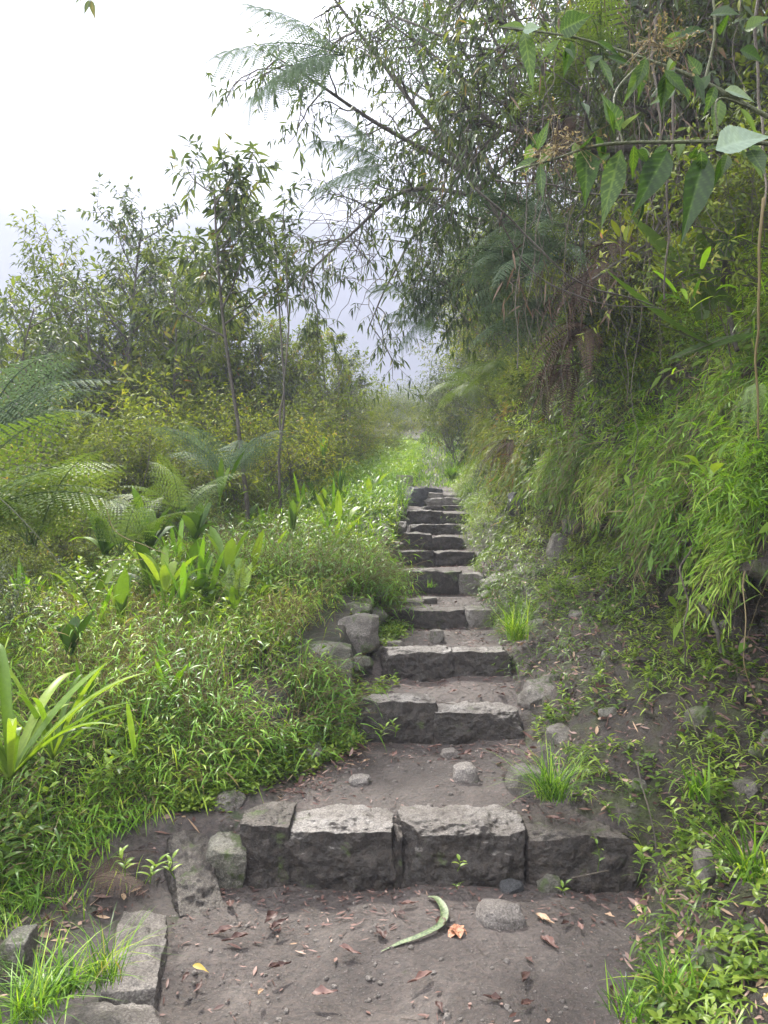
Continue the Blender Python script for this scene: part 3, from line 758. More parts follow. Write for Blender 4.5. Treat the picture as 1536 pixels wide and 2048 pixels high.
for k, (a, b) in enumerate(DL):
    # find the depth where this pixel meets the ground
    best = None
    for Y in np.arange(2.0, 9, .02):
        p = at(a, b, Y)
        if p[2] <= ground_z(p[0], Y)[0] + .012:
            best = p; break
    if best is None: continue
    o = bpy.data.objects.new('dead_leaf', CL[k % 7]); C.objects.link(o)
    o.location = best + np.array([0, 0, .008]); s = rs.uniform(.05, .11); o.scale = (s, s, s)
    o.rotation_euler = (rs.normal() * .15, rs.normal() * .15, rs.random() * 6.28)
    tag(o, 'curled brown dead leaf lying on the dirt among the litter', 'dead leaf', 'dead leaves fallen on the ground')

# ------------------------------------------------------------------ green strap leaf and orange leaf on the path
def gp(a, b, y0=2.0, y1=9.0, dz=.0):
    for Y in np.arange(y0, y1, .01):
        p = at(a, b, Y)
        if p[2] <= surf_z(p[0], Y) + dz: return p
    return at(a, b, y0)
def ribbon(g, pts, w, cup=.2, n=28, tint=.5):
    c = spline(pts, n); d = norm(np.gradient(c, axis=0)); s = norm(np.cross(d, [0, 0, 1.0])); u = np.cross(s, d)
    t = np.linspace(0, 1, n); ww = np.interp(t, [0, .04, .3, .8, 1], [.35, .6, 1, .75, .08]) * w / 2
    cols = np.linspace(-1, 1, 7)
    V = c[:, None, :] + s[:, None, :] * (ww[:, None] * cols[None, :])[..., None] + u[:, None, :] * (ww[:, None] * cup * cols[None, :] ** 2)[..., None]
    i = np.arange(n - 1)[:, None] * 7 + np.arange(6)[None, :]
    g.add(V.reshape(-1, 3), np.stack([i, i + 7, i + 8, i + 1], -1).reshape(-1, 4), tint)
m, nt, out = new_mat('strap_leaf_speckled')
gg = nt.nodes.new('ShaderNodeNewGeometry'); nn = noise(nt, gg.outputs['Position'], 70, 5, .7)
rr = ramp(nt, [(0.36, (.03, .045, .022)), (0.5, (.085, .12, .05)), (0.68, (.17, .19, .10))]); nt.links.new(nn.outputs['Fac'], rr.inputs['Fac'])
pp = nt.nodes.new('ShaderNodeBsdfPrincipled'); pp.inputs['Roughness'].default_value = .45; nt.links.new(rr.outputs['Color'], pp.inputs['Base Color'])
nt.links.new(bump(nt, nn.outputs['Fac'], .5, .004), pp.inputs['Normal'])
nt.links.new(pp.outputs[0], out.inputs['Surface']); M['strap'] = m
g = Geo(); pts = [gp(a, b) + [0, 0, h] for a, b, h in [(856, 1799, .012), (874, 1812, .03), (889, 1838, .03), (880, 1862, .022), (840, 1880, .015), (800, 1893, .012), (762, 1906, .006)]]
ribbon(g, pts, .034, .22)
tag(g.build('strap_leaf', M['strap'], smooth=True), 'long speckled pale green strap leaf curved on the dirt path', 'fallen leaf')
m, nt, out = new_mat('orange_leaf')
gg = nt.nodes.new('ShaderNodeNewGeometry'); nn = noise(nt, gg.outputs['Position'], 90, 4, .7)
rr = ramp(nt, [(0.35, (.13, .035, .015)), (0.5, (.28, .11, .055)), (0.7, (.40, .28, .16))]); nt.links.new(nn.outputs['Fac'], rr.inputs['Fac'])
pp = nt.nodes.new('ShaderNodeBsdfPrincipled'); pp.inputs['Roughness'].default_value = .6; nt.links.new(rr.outputs['Color'], pp.inputs['Base Color'])
nt.links.new(pp.outputs[0], out.inputs['Surface']); M['orange'] = m
c = gp(915, 1868); g = Geo()
for k in range(7):
    a = k * .9 + .3
    leaves(g, [c + [0, 0, .008]], [[math.cos(a), math.sin(a), .35 + .3 * (k % 2)]], [[0, 0, 1]], .045 + .012 * (k % 3), .045, .5, 'oval', 6, .5)
tag(g.build('orange_leaf', M['orange'], smooth=True), 'crumpled orange and cream leaf right of the green strap leaf', 'fallen leaf')
# yellow leaves
m2 = leaf_mat('yellow_leaf', [(0, (.26, .19, .03)), (1, (.36, .27, .06))], trans=.3, rough=.5); M['yellow'] = m2
for (a, b, L, lab) in [(385, 1942, .07, 'small yellow leaf on the path near the bottom left kerb stone'), (1462, 1895, .14, 'bright yellow leaf hanging in the weeds on the right bank'), (1500, 1765, .16, 'orange yellow lance leaf at the right edge'), (1525, 2010, .16, 'cream yellow leaf in the bottom right corner'), (1105, 1318, .13, 'pale yellow leaf standing beside the third step'), (738, 1478, .08, 'cream leaf lying under the second step')]:
    c = gp(a, b); g = Geo(); leaves(g, [c + [-.0, 0, .02]], [[.8, -.3, .1]], [[0, -.5, 1]], L, L * .33, .3, 'ovate', 8, .3, tint=.5)
    tag(g.build('yellow_leaf', M['yellow'], smooth=True), lab, 'fallen leaf')

# ------------------------------------------------------------------ grass and ground cover
def leafy_grass(P, up, rng, g, H=.26, nl=6, LL=.10, LW=.011, lean=.5, gs=None, droop=.5, bend_dir=None):
    """each stem arches over and carries narrow leaves; P (n,3), up (n,3)"""
    n = len(P)
    pt = fbm(P * 1.7 + 7, 3, 91); H = H * np.clip(1 + pt * 1.7, .35, 2.2)
    h = H * (.55 + .8 * rng.random(n))
    az = rng.random(n) * 6.283
    out = np.stack([np.cos(az), np.sin(az), np.zeros(n)], -1) * lean * (.3 + rng.random(n))[:, None]
    if bend_dir is not None: out = out * .6 + bend_dir
    d0 = norm(np.broadcast_to(up, (n, 3)) + out * .35)
    tipdir = out - np.array([0, 0, droop]) * rng.random(n)[:, None]
    base_t = np.clip(rng.random(n) * .6 + .25 + fbm(P * 1.1 + 31, 3, 97) * 1.1, 0, 1)
    def pos(t): return P + d0 * (h * t)[:, None] + tipdir * (h * t * t * .55)[:, None]
    for k in range(nl):
        t = np.clip((k + .6 + rng.random(n) * .6) / nl, 0, 1.02)
        q = pos(t)
        a = az + k * 2.5 + rng.normal(size=n) * .5
        dd = np.stack([np.cos(a), np.sin(a), .35 + .3 * rng.normal(size=n)], -1) + tipdir * .5
        N = np.stack([-np.cos(a) * .3, -np.sin(a) * .3, np.ones(n)], -1) + rng.normal(size=(n, 3)) * .3
        leaves(g, q, dd, N, LL * (.6 + .8 * rng.random(n)), LW * (.7 + .6 * rng.random(n)), .35 + .35 * rng.random(n), 'blade' if LW < .009 else 'lance', 3, .0, tint=np.clip(base_t * .75 + rng.random(n) * .3, 0, 1))
    if gs is not None:
        t = [0, .35, .7, 1.0]
        pts = np.stack([pos(np.full(n, v)) for v in t], 1)
        side = norm(np.cross(d0, [0.3, 1, 0.1])) * .0014
        V = np.stack([pts - side[:, None], pts + side[:, None]], 2)
        k = 8; q = np.array([[0, 1, 3, 2], [2, 3, 5, 4], [4, 5, 7, 6]])
        gs.add(V.reshape(-1, 3), (np.arange(n)[:, None, None] * k + q[None]).reshape(-1, 4), .4)

def blades(P, rng, g, H=.3, W=.007, lean=.5, droop=.6, up=None):
    n = len(P); az = rng.random(n) * 6.283
    D = np.stack([np.cos(az) * lean * rng.random(n), np.sin(az) * lean * rng.random(n), np.ones(n)], -1)
    if up is not None: D = D + up
    N = np.stack([np.cos(az), np.sin(az), np.full(n, .2)], -1)
    h = H * (.5 + .8 * rng.random(n))
    Pn = P
    # sag outwards, not straight down: two-stage blade
    t = np.linspace(0, 1, 6); D = norm(D)
    outw = np.stack([np.cos(az), np.sin(az), -np.full(n, .9)], -1)
    c = P[:, None, :] + D[:, None, :] * (h[:, None] * t)[..., None] + outw[:, None, :] * ((droop * rng.random(n) * h)[:, None] * t ** 2.2)[..., None]
    S = np.stack([-np.sin(az), np.cos(az), np.zeros(n)], -1)
    w = np.interp(t, *PROF['blade'])
    sd_ = S[:, None, :] * (W * .5 * w)[None, :, None]
    V = np.stack([c - sd_, c + sd_], 2)
    q = np.array([[2 * i, 2 * i + 1, 2 * i + 3, 2 * i + 2] for i in range(5)])
    g.add(V.reshape(-1, 3), (np.arange(n)[:, None, None] * 12 + q[None]).reshape(-1, 4), np.repeat(rng.random(n), 12))

def seedlings(P, rng, g, L=.05, W=.016, nl=6, H=.05, up=np.array([-.35, 0, 1.0]), prof='oval'):
    n = len(P); a0 = rng.random(n) * 6.28
    sz = .6 + .9 * rng.random(n)
    bt = rng.random(n)
    for k in range(nl):
        a = a0 + k * 2.2 + rng.normal(size=n) * .3
        t = (k + .5) / nl
        q = P + up * (H * sz * t)[:, None] + rng.normal(size=(n, 3)) * .008
        dd = np.stack([np.cos(a), np.sin(a), .35 + .5 * t + rng.normal(size=n) * .15], -1)
        leaves(g, q, dd, np.array([0, 0, 1.0]) + rng.normal(size=(n, 3)) * .25, L * sz * (1.1 - .5 * t), W * sz * (1.1 - .4 * t), .25, prof, 3, .25, tint=np.clip(bt + rng.normal(size=n) * .1, 0, 1))
# left hillside grass: clumpy leafy stems spilling toward the path
rg = np.random.default_rng(11)
def left_pts(n, y0, y1, w, pw=1.0, x_in=0.0):
    Y = y0 + (y1 - y0) * rg.random(n) ** pw
    # inner limit of the grass: the dirt strip behind the kerb stays open near the camera
    xin = np.interp(Y, [1.5, 2.6, 3.0, 3.5, 3.9, 4.6, 5.2, 16, 22], [-1.75, -1.70, -1.62, -1.38, -.95, -.46, -.26, .55, 1.0]) + x_in
    x = xin - w * rg.random(n) ** 1.2 + rg.normal(size=n) * .04
    z = ground_z(x, Y)
    return np.stack([x, Y, z], -1)
EXC = [(at(a, b, Y), r) for a, b, Y, r in [(519, 1450, 4.55, .20), (640, 1330, 5.3, .20), (716, 1270, 5.7, .25), (706, 1215, 6.4, .16), (712, 1158, 7.8, .18), (750, 1065, 10.3, .35), (750, 1105, 9.6, .2), (830, 990, 14.3, .35), (805, 965, 15.6, .3), (762, 1030, 12.2, .25)]]
def clear(P):
    k = np.ones(len(P), bool)
    for c, r in EXC: k &= ((P[:, 0] - c[0]) ** 2 + (P[:, 1] - c[1] - .0) ** 2 > r * r) & ~((np.abs(P[:, 0] - c[0]) < r * .6) & (P[:, 1] < c[1]) & (P[:, 1] > c[1] - .8 * r - .1))
    k &= ~((P[:, 1] > 4.85) & (P[:, 1] < 6.4) & (P[:, 0] > xl(P[:, 1]) - .42)) | (rg.random(len(P)) < .22)
    return P[k]
g = Geo(); gs = Geo()
P = left_pts(13000, 2.1, 8.0, 2.6, 1.1)
P = clear(P); cl_ = fbm(P * 2.3, 3, 31)
P = P[cl_ + rg.random(len(P)) * .8 > .1]
P[:, 2] += .0
leafy_grass(P, np.array([0, 0, 1.0]), rg, g, H=.22, nl=6, LL=.070, LW=.0078, lean=.8, gs=gs, droop=.7)
P = clear(left_pts(2600, 3.0, 8.0, .35, 1.1, .06)); P = P[(P[:, 1] < 4.9) | (P[:, 1] > 6.7)]          # fringe falling toward the path
leafy_grass(P, np.array([0.5, -.15, .8]), rg, g, H=.20, nl=6, LL=.075, LW=.0085, lean=.6, gs=gs, droop=1.2, bend_dir=np.array([.45, -.1, -.2]))
P = clear(left_pts(5200, 2.1, 8.5, 2.5, 1.0)); P = P[fbm(P * 1.3 + 3, 3, 44) + rg.random(len(P)) * .3 > .12]   # taller patches
leafy_grass(P, np.array([0.1, -.1, 1.0]), rg, g, H=.32, nl=7, LL=.10, LW=.0095, lean=.8, gs=gs, droop=.8)
tag(g.build('grass', M['grass']), 'bright leafy grass covering the left verge of the stairs', 'grass', kind='stuff')
P = clear(left_pts(16000, 7.5, 24, 3.8, .8))
g = Geo()
blades(P[:9500], rg, g, H=.34, W=.012, lean=.6)
leafy_grass(P[9500:], np.array([0, 0, 1.0]), rg, g, H=.35, nl=5, LL=.14, LW=.014, lean=.8)
# taller blades among the near grass
P = clear(left_pts(4500, 2.4, 8.0, 2.5, 1))
blades(P, rg, g, H=.32, W=.006, lean=.5, droop=.7)
P = left_pts(700, 2.0, 3.4, .6, 1, .35)
blades(P, rg, g, H=.16, W=.005, lean=.8, droop=.6)
P = clear(left_pts(9000, 2.3, 9, 2.6, 1)); P = P[fbm(P * 1.5 + 23, 3, 48) + rg.random(len(P)) * .4 > .1]
blades(P, rg, g, H=.27, W=.0042, lean=.9, droop=1.0)
sg = Geo(); P = clear(left_pts(1500, 2.3, 10, 2.4, 1)); blades(P, rg, sg, H=.26, W=.004, lean=1.0, droop=1.0)
P = clear(left_pts(1500, 2.3, 10, 2.4, 1)); leafy_grass(P, np.array([0, 0, 1.0]), rg, sg, H=.17, nl=5, LL=.07, LW=.008, lean=1.0)
tag(sg.build('dry_blades', M['straw']), 'withered straw coloured blades among the left grass', 'dry grass', kind='stuff')
hb_ = Geo(); P = clear(left_pts(5200, 2.5, 11, 2.7, 1.0)); P = P[fbm(P * 1.6 + 13, 3, 46) + rg.random(len(P)) * .35 > .14]
P[:, 2] += .05 + .10 * rg.random(len(P)); seedlings(P, rg, hb_, L=.075, W=.024, nl=7, H=.12, up=np.array([0, 0, 1.0]), prof='lance')
P = clear(left_pts(2400, 3.7, 7, .22, 1.3, .26)); seedlings(P, rg, hb_, L=.045, W=.016, nl=6, H=.04, up=np.array([.4, 0, 1.0]))
tag(hb_.build('verge_herbs', M['herb']), 'patches of small broad leaved weeds in the left grass', 'weeds', kind='stuff')
tag(g.build('tall_grass', M['bamboo']), 'taller blades of grass along the upper left verge', 'grass', kind='stuff')
# grass over the end of the path beyond the stairs
g = Geo()
Y = 16.6 + 14 * rg.random(9000); x = xl(Y) - .3 + (xr(Y) - xl(Y) + 1.0) * rg.random(9000)
mid = (xl(Y) + xr(Y)) / 2
kp = (np.abs(x - mid) > .25) | (rg.random(9000) < .75)
P = np.stack([x, Y, ground_z(x, Y)], -1)[kp]
blades(P, rg, g, H=.16, W=.014, lean=.9)
tag(g.build('path_grass', M['bamboo']), 'short bright grass over the path above the stairs', 'grass', kind='stuff')
# right slope ground cover: low seedlings and weeds
def bank_pts(n, y0, y1, u0, u1, pw=1.0, seed=0, th=None, sc_=2.5):
    Y = y0 + (y1 - y0) * rg.random(n) ** pw; u = u0 + (u1 - u0) * rg.random(n)
    P = surf(u, Y)
    if th is not None:
        k = fbm(P * sc_, 3, 51 + seed) + rg.random(n) * .5 - .25 > th
        P = P[k]
    return P
g = Geo()
seedlings(bank_pts(3200, 1.9, 7.5, 8.15, 10.6, 1.1, 1, .02), rg, g)
leafy_grass(bank_pts(2400, 1.9, 7, 8.12, 10.3, 1.1, 2, .02, 2.0), np.array([-.4, -.1, .8]), rg, g, H=.13, nl=5, LL=.06, LW=.008, lean=.9)
leafy_grass(bank_pts(3200, 5.5, 16, 8.05, 12.3, 1.0, 3, -.12, 1.5), np.array([-.5, -.1, .8]), rg, g, H=.18, nl=5, LL=.08, LW=.010, lean=.9)
leafy_grass(bank_pts(5200, 6.0, 17, 8.02, 11.5, 1.0, 13, -.25, 1.5), np.array([-.4, -.1, .8]), rg, g, H=.14, nl=5, LL=.065, LW=.009, lean=.9)
tag(g.build('ground_cover', M['herb']), 'low weeds and seedlings creeping over the right slope', 'ground cover', kind='stuff')
# moss specks / tiny plants over the soil cliff
g = Geo()
seedlings(bank_pts(2600, 2.4, 9.5, 9.6, 13, 1.0, 4, .02), rg, g, L=.028, W=.012, nl=5, H=.03, up=np.array([-1.0, -.2, .4]))
tag(g.build('bank_sprouts', M['herb']), 'tiny sprouts dotted over the bare soil of the bank', 'sprouts', kind='stuff')
# roots and dry stalks hanging down the bank
g = Geo()
for p in bank_pts(480, 3.6, 9.5, 11, 14.0, 1.1):
    L = .12 + .5 * rg.random() ** 2; q = [p + [-.02, 0, 0]]; d = np.array([-.25, rg.normal() * .25, -.6])
    for k in range(6):
        d = norm(d + np.array([rg.normal() * .25 - .05 * (k < 2), rg.normal() * .3, -.45])); q.append(q[-1] + d * L / 6)
    tube(g, spline(q, 10), np.linspace(.0022, .0008, 10), 3)
tag(g.build('root_fringe', M['twig']), 'fine dry roots and stalks hanging down the soil bank', 'roots', kind='stuff')
# dead litter on the slope
g = Geo(); P = bank_pts(8000, 1.9, 9, 8.0, 12.2, 1.1); n = len(P)
leaves(g, P + [0, 0, .008], rg.normal(size=(n, 3)) * [1, 1, .4], rg.normal(size=(n, 3)) * .5 + [-.4, 0, 1], .02 + .07 * rg.random(n) ** 2, .006 + .018 * rg.random(n) ** 2, -.1, 'oval', 3, .35, rng=rg)
P = left_pts(1500, 2.0, 4.6, .55, 1, .42); n = len(P)
leaves(g, P + [0, 0, .008], rg.normal(size=(n, 3)) * [1, 1, .3], rg.normal(size=(n, 3)) * .5 + [0, 0, 1], .02 + .07 * rg.random(n) ** 2, .006 + .018 * rg.random(n) ** 2, -.1, 'oval', 3, .35, rng=rg)
tag(g.build('slope_litter', M['dead']), 'brown leaf litter caught among weeds beside the path', 'leaf litter', kind='stuff')

# hanging bamboo-like grass over the lip of the bank
def hanging(P, rng, g, gs, H=.5, LL=.13, LW=.012, nl=8):
    n = len(P)
    h = H * (.45 + .8 * rng.random(n))
    d0 = norm(np.stack([-1.0 - .3 * rng.random(n), rng.normal(size=n) * .35, .55 + .4 * rng.normal(size=n)], -1))
    sag = np.stack([np.full(n, -.15), rng.normal(size=n) * .2 - .1, -(.9 + .5 * rng.random(n))], -1)
    def pos(t): return P + d0 * (h * .55 * t)[:, None] + sag * (h * .75 * t * t)[:, None]
    h = h * np.clip(1 + 1.5 * fbm(P * 2.1, 3, 71), .4, 2)
    bt = np.clip(rng.random(n) * .6 + .2 + fbm(P * 1.4 + 9, 3, 73) * 1.2, 0, 1)
    for k in range(nl):
        t = np.clip((k + .8 * rng.random(n) + .3) / nl, 0, 1.02); q = pos(t)
        v = norm(d0 * .55 + sag * 1.5 * t[:, None])
        s = np.stack([rng.normal(size=n) * .7, rng.normal(size=n) * 1.1, rng.normal(size=n) * .55 + .15], -1)
        leaves(g, q, v + s * .75, rng.normal(size=(n, 3)) * .5 + [-.8, -.2, .7], LL * (.5 + .8 * rng.random(n)), LW * (.7 + .6 * rng.random(n)), .22, 'lance', 3, 0, tint=np.clip(bt * .65 + rng.random(n) * .4, 0, 1))
    t = [0, .3, .6, .85, 1.0]
    pts = np.stack([pos(np.full(n, v)) for v in t], 1); side = np.array([0, .0013, 0])
    V = np.stack([pts - side, pts + side], 2); q = np.array([[2 * i, 2 * i + 1, 2 * i + 3, 2 * i + 2] for i in range(4)])
    gs.add(V.reshape(-1, 3), (np.arange(n)[:, None, None] * 10 + q[None]).reshape(-1, 4), .4)
g = Geo(); gs2 = Geo()
Yb = 3.4 + 5.4 * rg.random(15000) ** 1.15; ub = 13.15 + 3.2 * rg.random(15000) ** 1.35
P = surf(ub, Yb); k = (fbm(P * 1.4, 3, 61) + rg.random(len(P)) * .35 > .09) & (fbm(P * .9 + 5, 2, 67) > -.28)
hanging(P[k], rg, g, gs2, H=.38, LL=.10, LW=.0085, nl=6)
Pm = bank_pts(6500, 3.2, 10, 13.6, 16.8, 1.0, 12, .0, 1.7)
leafy_grass(Pm, np.array([-.75, -.25, .75]), rg, g, H=.34, nl=7, LL=.095, LW=.0085, lean=.9, droop=.5)
hg = Geo(); Pm = bank_pts(3400, 3.0, 10, 12.5, 16.6, 1.0, 8, .06, 1.6)
hanging(Pm, rg, hg, gs2, H=.42, LL=.11, LW=.030, nl=5)
tag(hg.build('bank_herbs', M['gloss']), 'darker oval leaved herbs mixed into the hanging grass', 'herbs', kind='stuff')
hg = Geo(); Pm = bank_pts(1400, 4.2, 10, 13.2, 16.4, 1.0, 9, .0, 2.6)
hanging(Pm, rg, hg, gs2, H=.55, LL=.16, LW=.007, nl=6)
tag(hg.build('dry_grass', M['straw']), 'dry straw coloured blades among the hanging grass', 'dry grass', kind='stuff')
tag(g.build('hanging_grass', M['bamboo']), 'bright bamboo-like grass hanging in a curtain over the bank', 'grass', kind='stuff')
g = Geo()
P = bank_pts(4200, 8.5, 22, 12.6, 16.5, 1.0, 7, -.2, 1.0)
hanging(P, rg, g, gs2, H=.6, LL=.15, LW=.017, nl=6)
tag(g.build('bank_foliage', M['bush']), 'mixed low foliage draping the bank above the upper stairs', 'undergrowth', kind='stuff')
gs.V += gs2.V; gs.T += gs2.T
off = gs.n
for f in gs2.F: gs.F.append(f + off)
tag(gs.build('grass_stems', M['straw']), 'thin pale stems running through the grass', 'grass stems', kind='stuff')

# ------------------------------------------------------------------ woody plants
def grow(rng, p, d, L, r, depth, tubes, tips, up=.15, wander=.25, nch=4, spread=.8, ratio=.62, sides=(6, 5, 4, 3), child_from=.25):
    n = max(4, int(5 + 3 * (depth > 0)))
    q = [np.array(p, float)]; d = norm(np.array(d, float))
    dirs = [d]
    for k in range(n):
        d = norm(d + rng.normal(size=3) * wander * .5 + np.array([0, 0, up * .3]))
        q.append(q[-1] + d * L / n); dirs.append(d)
    q = np.array(q)
    tubes.append((q, np.linspace(r, max(r * .35, .0012), len(q)), depth))
    if depth == 0:
        tips.append((q, np.array(dirs))); return
    n_ = nch[0] if hasattr(nch, '__len__') else nch
    if hasattr(nch, '__len__') and len(nch) > 1: nch = nch[1:]
    for k in range(n_):
        f = child_from + (1 - child_from) * (k + rng.random()) / n_
        i = min(int(f * n), n - 1); fr = f * n - i
        b = q[i] * (1 - fr) + q[i + 1] * fr
        a = norm(np.cross(dirs[i], rng.normal(size=3)))
        dd = norm(dirs[i] * (1 - spread * .55) + a * spread)
        grow(rng, b, dd, L * ratio * (1.15 - .45 * f) * rng.uniform(.75, 1.25), max(r * .55 * (1.1 - .5 * f), .0016), depth - 1, tubes, tips, up, wander, nch, spread, max(ratio, .5), sides, min(child_from, .25))

def foliage(rng, tips, g, per=7, L=.09, W=.026, droop=.5, prof='lance', nseg=3, fold=.25, terminal=True, tbias=0):
    PP, DD, NN, TT = [], [], [], []
    for q, dr in tips:
        n = len(q) - 1; tb = rng.random()
        for k in range(per):
            f = .15 + .85 * (k + rng.random() * .7) / per
            i = min(int(f * n), n - 1); fr = min(f * n - i, 1)
            b = q[i] * (1 - fr) + q[i + 1] * fr
            a = k * 2.4 + rng.random() * .8
            s1 = norm(np.cross(dr[i], [0.2, .3, 1])); s2 = np.cross(dr[i], s1)
            o = s1 * math.cos(a) + s2 * math.sin(a)
            PP.append(b); DD.append(dr[i] * .55 + o * .8 + np.array([0, 0, -droop * .7])); NN.append(o * -.3 + np.array([0, 0, 1]) + rng.normal(size=3) * .3); TT.append(tb)
        if terminal:
            for k in range(3):
                PP.append(q[-1]); DD.append(dr[-1] + rng.normal(size=3) * .4 - np.array([0, 0, droop * .4])); NN.append(np.array([0, 0, 1]) + rng.normal(size=3) * .3); TT.append(tb)
    n = len(PP)
    T = np.clip(np.array(TT) * .6 + rng.random(n) * .35 + tbias, 0, 1)
    leaves(g, np.array(PP), np.array(DD), np.array(NN), L * (.6 + .7 * rng.random(n)), W * (.7 + .6 * rng.random(n)), .15 + droop * .4 * rng.random(n), prof, nseg, fold, tint=T)

def woody(seed, H=2.2, stems=5, depth=2, nch=5, r=.02, spread=.8, up=.3, per=7, L=.09, W=.026, droop=.5, mat='bush', lean=.5, prof='lance', wander=.3, ratio=.62, child_from=.25, fold=.25, nseg=3, dirs=None, base=None):
    """returns meshes (wood, leaves)"""
    rng = np.random.default_rng(seed); tubes, tips = [], []
    for k in range(stems):
        if dirs is not None: d = np.array(dirs[k % len(dirs)], float); LL = H * np.linalg.norm(d)
        else:
            a = k * 6.283 / stems + rng.random(); d = np.array([math.cos(a) * lean * rng.uniform(.4, 1.2), math.sin(a) * lean * rng.uniform(.4, 1.2), 1]); LL = H * rng.uniform(.65, 1)
        grow(rng, [rng.normal() * .05, rng.normal() * .05, 0], d, LL, r, depth, tubes, tips, up, wander, nch, spread, ratio, child_from=child_from)
    w = Geo(); f = Geo()
    for q, rad, dp in tubes: tube(w, q, rad, 6 if dp >= 2 else (4 if dp == 1 else 3))
    foliage(rng, tips, f, per, L, W, droop, prof, nseg, fold)
    return w.mesh('stems', M['bark'], True), f.mesh('foliage', M[mat])

def plant(name, wm, fm, loc, label, cat, group=None, rz=0, s=1, rot=None, wn='stem', fn='foliage'):
    e = empty(name, loc, label, cat, group, rz, rot, s)
    child(wn, wm, e); child(fn, fm, e)
    return e

BUSH = [woody(200 + k, H=2.3, stems=7, depth=2, nch=(8, 7), r=.016, per=8, L=.10, W=.032, droop=.45, mat=['bush', 'bush', 'bushy'][k % 3], lean=.6, spread=.75) for k in range(3)]
BUSHD = [woody(230 + k, H=2.6, stems=6, depth=2, nch=(8, 7), r=.018, per=8, L=.11, W=.034, droop=.9, mat='tree', lean=.55, spread=.7) for k in range(2)]
root_bush = None
# left-hand shrub belt: (px, top py, Y, kind)
rb = np.random.default_rng(71)
_tz = {}
def topz(me):
    if me.name not in _tz:
        a = np.empty(len(me.vertices) * 3, np.float32); me.vertices.foreach_get('co', a); _tz[me.name] = float(np.percentile(a.reshape(-1, 3)[:, 2], 99.3))
    return _tz[me.name]
def shrub(px, py_top, Y, kind, lab, grp, H0=2.3, s=None):
    z0 = surf_z(at(px, 1000, Y)[0], Y); p = at(px, py_top, Y)
    hgt = max(p[2] - z0, .5); wm, fm = kind; sc_ = s or hgt / topz(fm)
    return plant('shrub', wm, fm, (p[0], Y, z0 - .05), lab, 'shrub', grp, rz=rb.random() * 6.28, s=(sc_ * 1.12, sc_ * 1.12, sc_))
GL = 'leafy shrubs crowding the valley side of the stairs'
LL_ = 'leafy green shrub in the crowd left of the stairs'
for (px, py, Y, k) in [(60, 780, 9, 2), (170, 800, 8.2, 0), (260, 740, 11, 2), (350, 790, 9, 2), (430, 760, 12, 0), (520, 790, 10.5, 2), (600, 770, 13, 1), (660, 800, 15, 0), (700, 830, 18, 2), (560, 830, 12.5, 2), (300, 850, 8.4, 1), (80, 900, 7.2, 0), (-60, 830, 8, 1), (110, 600, 14, 0), (10, 670, 13, 1), (180, 570, 17, 1), (560, 690, 17, 0), (470, 660, 16, 1), (390, 640, 15, 0), (330, 600, 18, 1), (250, 620, 15, 0), (620, 690, 20, 1), (690, 740, 24, 0), (735, 770, 26, 1), (790, 775, 30, 0), (840, 790, 34, 1), (770, 800, 23, 2), (820, 820, 26, 2), (660, 790, 20, 0), (715, 815, 19.5, 1), (760, 845, 20.5, 2), (880, 770, 40, 0), (800, 820, 26, 1), (850, 810, 28, 0), (900, 770, 24, 1), (775, 845, 22, 2), (870, 740, 30, 0), (825, 790, 33, 1), (930, 700, 21, 3), (915, 770, 19.5, 1), (-80, 700, 12, 0), (640, 860, 15, 2), (690, 880, 19, 2), (450, 880, 9.6, 0), (200, 950, 7.4, 2), (30, 980, 6.6, 1), (380, 950, 8.4, 1), (-120, 930, 6.5, 2), (800, 870, 27, 2), (730, 880, 24, 0), (780, 850, 33, 1), (840, 870, 36, 2), (710, 800, 38, 1), (750, 770, 60, 0), (800, 760, 75, 1), (870, 790, 55, 1)]:
    shrub(px, py, Y, (BUSH + BUSHD)[k], LL_, GL)
for (px, py, Y, k) in [(40, 1060, 6.0, 0), (150, 1040, 6.6, 1), (260, 1020, 7.2, 3), (-60, 1080, 5.2, 4), (340, 1000, 7.8, 3), (420, 990, 8.6, 4), (510, 960, 9.6, 0), (560, 940, 10.6, 3), (620, 930, 12.4, 1), (100, 980, 8.5, 3), (210, 960, 9.2, 0), (-40, 960, 8, 0), (320, 930, 10, 1), (420, 900, 11.4, 2), (500, 900, 12.4, 4), (590, 890, 14, 0), (650, 890, 17, 3), (700, 880, 21, 1), (-150, 1000, 7, 1), (0, 1100, 4.9, 3), (-120, 1150, 4.4, 0), (40, 870, 10, 2), (150, 840, 11, 2), (280, 800, 12.5, 2), (400, 800, 13, 2), (500, 790, 14, 2), (600, 800, 16, 2)]:
    shrub(px, py, Y, (BUSH + BUSHD)[k], LL_, GL)
# taller rounded tree at (230-400, 400-620) and the straight sapling at (470, 330)
def left_tree(px, base_py, top_py, Y, seed, lab, mat='tree', crown_from=.5, r=.035, H=None, per=9, L=.14, W=.04, nch=7, spread=.8, lean=(0, 0), depth=2, ratio=.42, wander=.12):
    p = at(px, top_py, Y); x = p[0]; z0 = surf_z(x, Y) - .1; H = p[2] - z0
    wm, fm = woody(seed, H=H, stems=1, depth=depth, nch=nch, r=r, per=per, L=L, W=W, droop=.8, mat=mat, dirs=[(lean[0], lean[1], 1)], spread=spread, up=.18, wander=wander, ratio=ratio, child_from=crown_from)
    return plant('tree', wm, fm, (x, Y, z0), lab, 'tree', wn='trunk', fn='crown', s=H / topz(fm))
left_tree(500, 850, 335, 9.0, 301, 'tall slender tree with long drooping leaves standing above the left shrubs', lean=(.10, 0), crown_from=.6, r=.035, nch=(16, 8), ratio=.21, L=.17, W=.045, per=8, spread=.9)
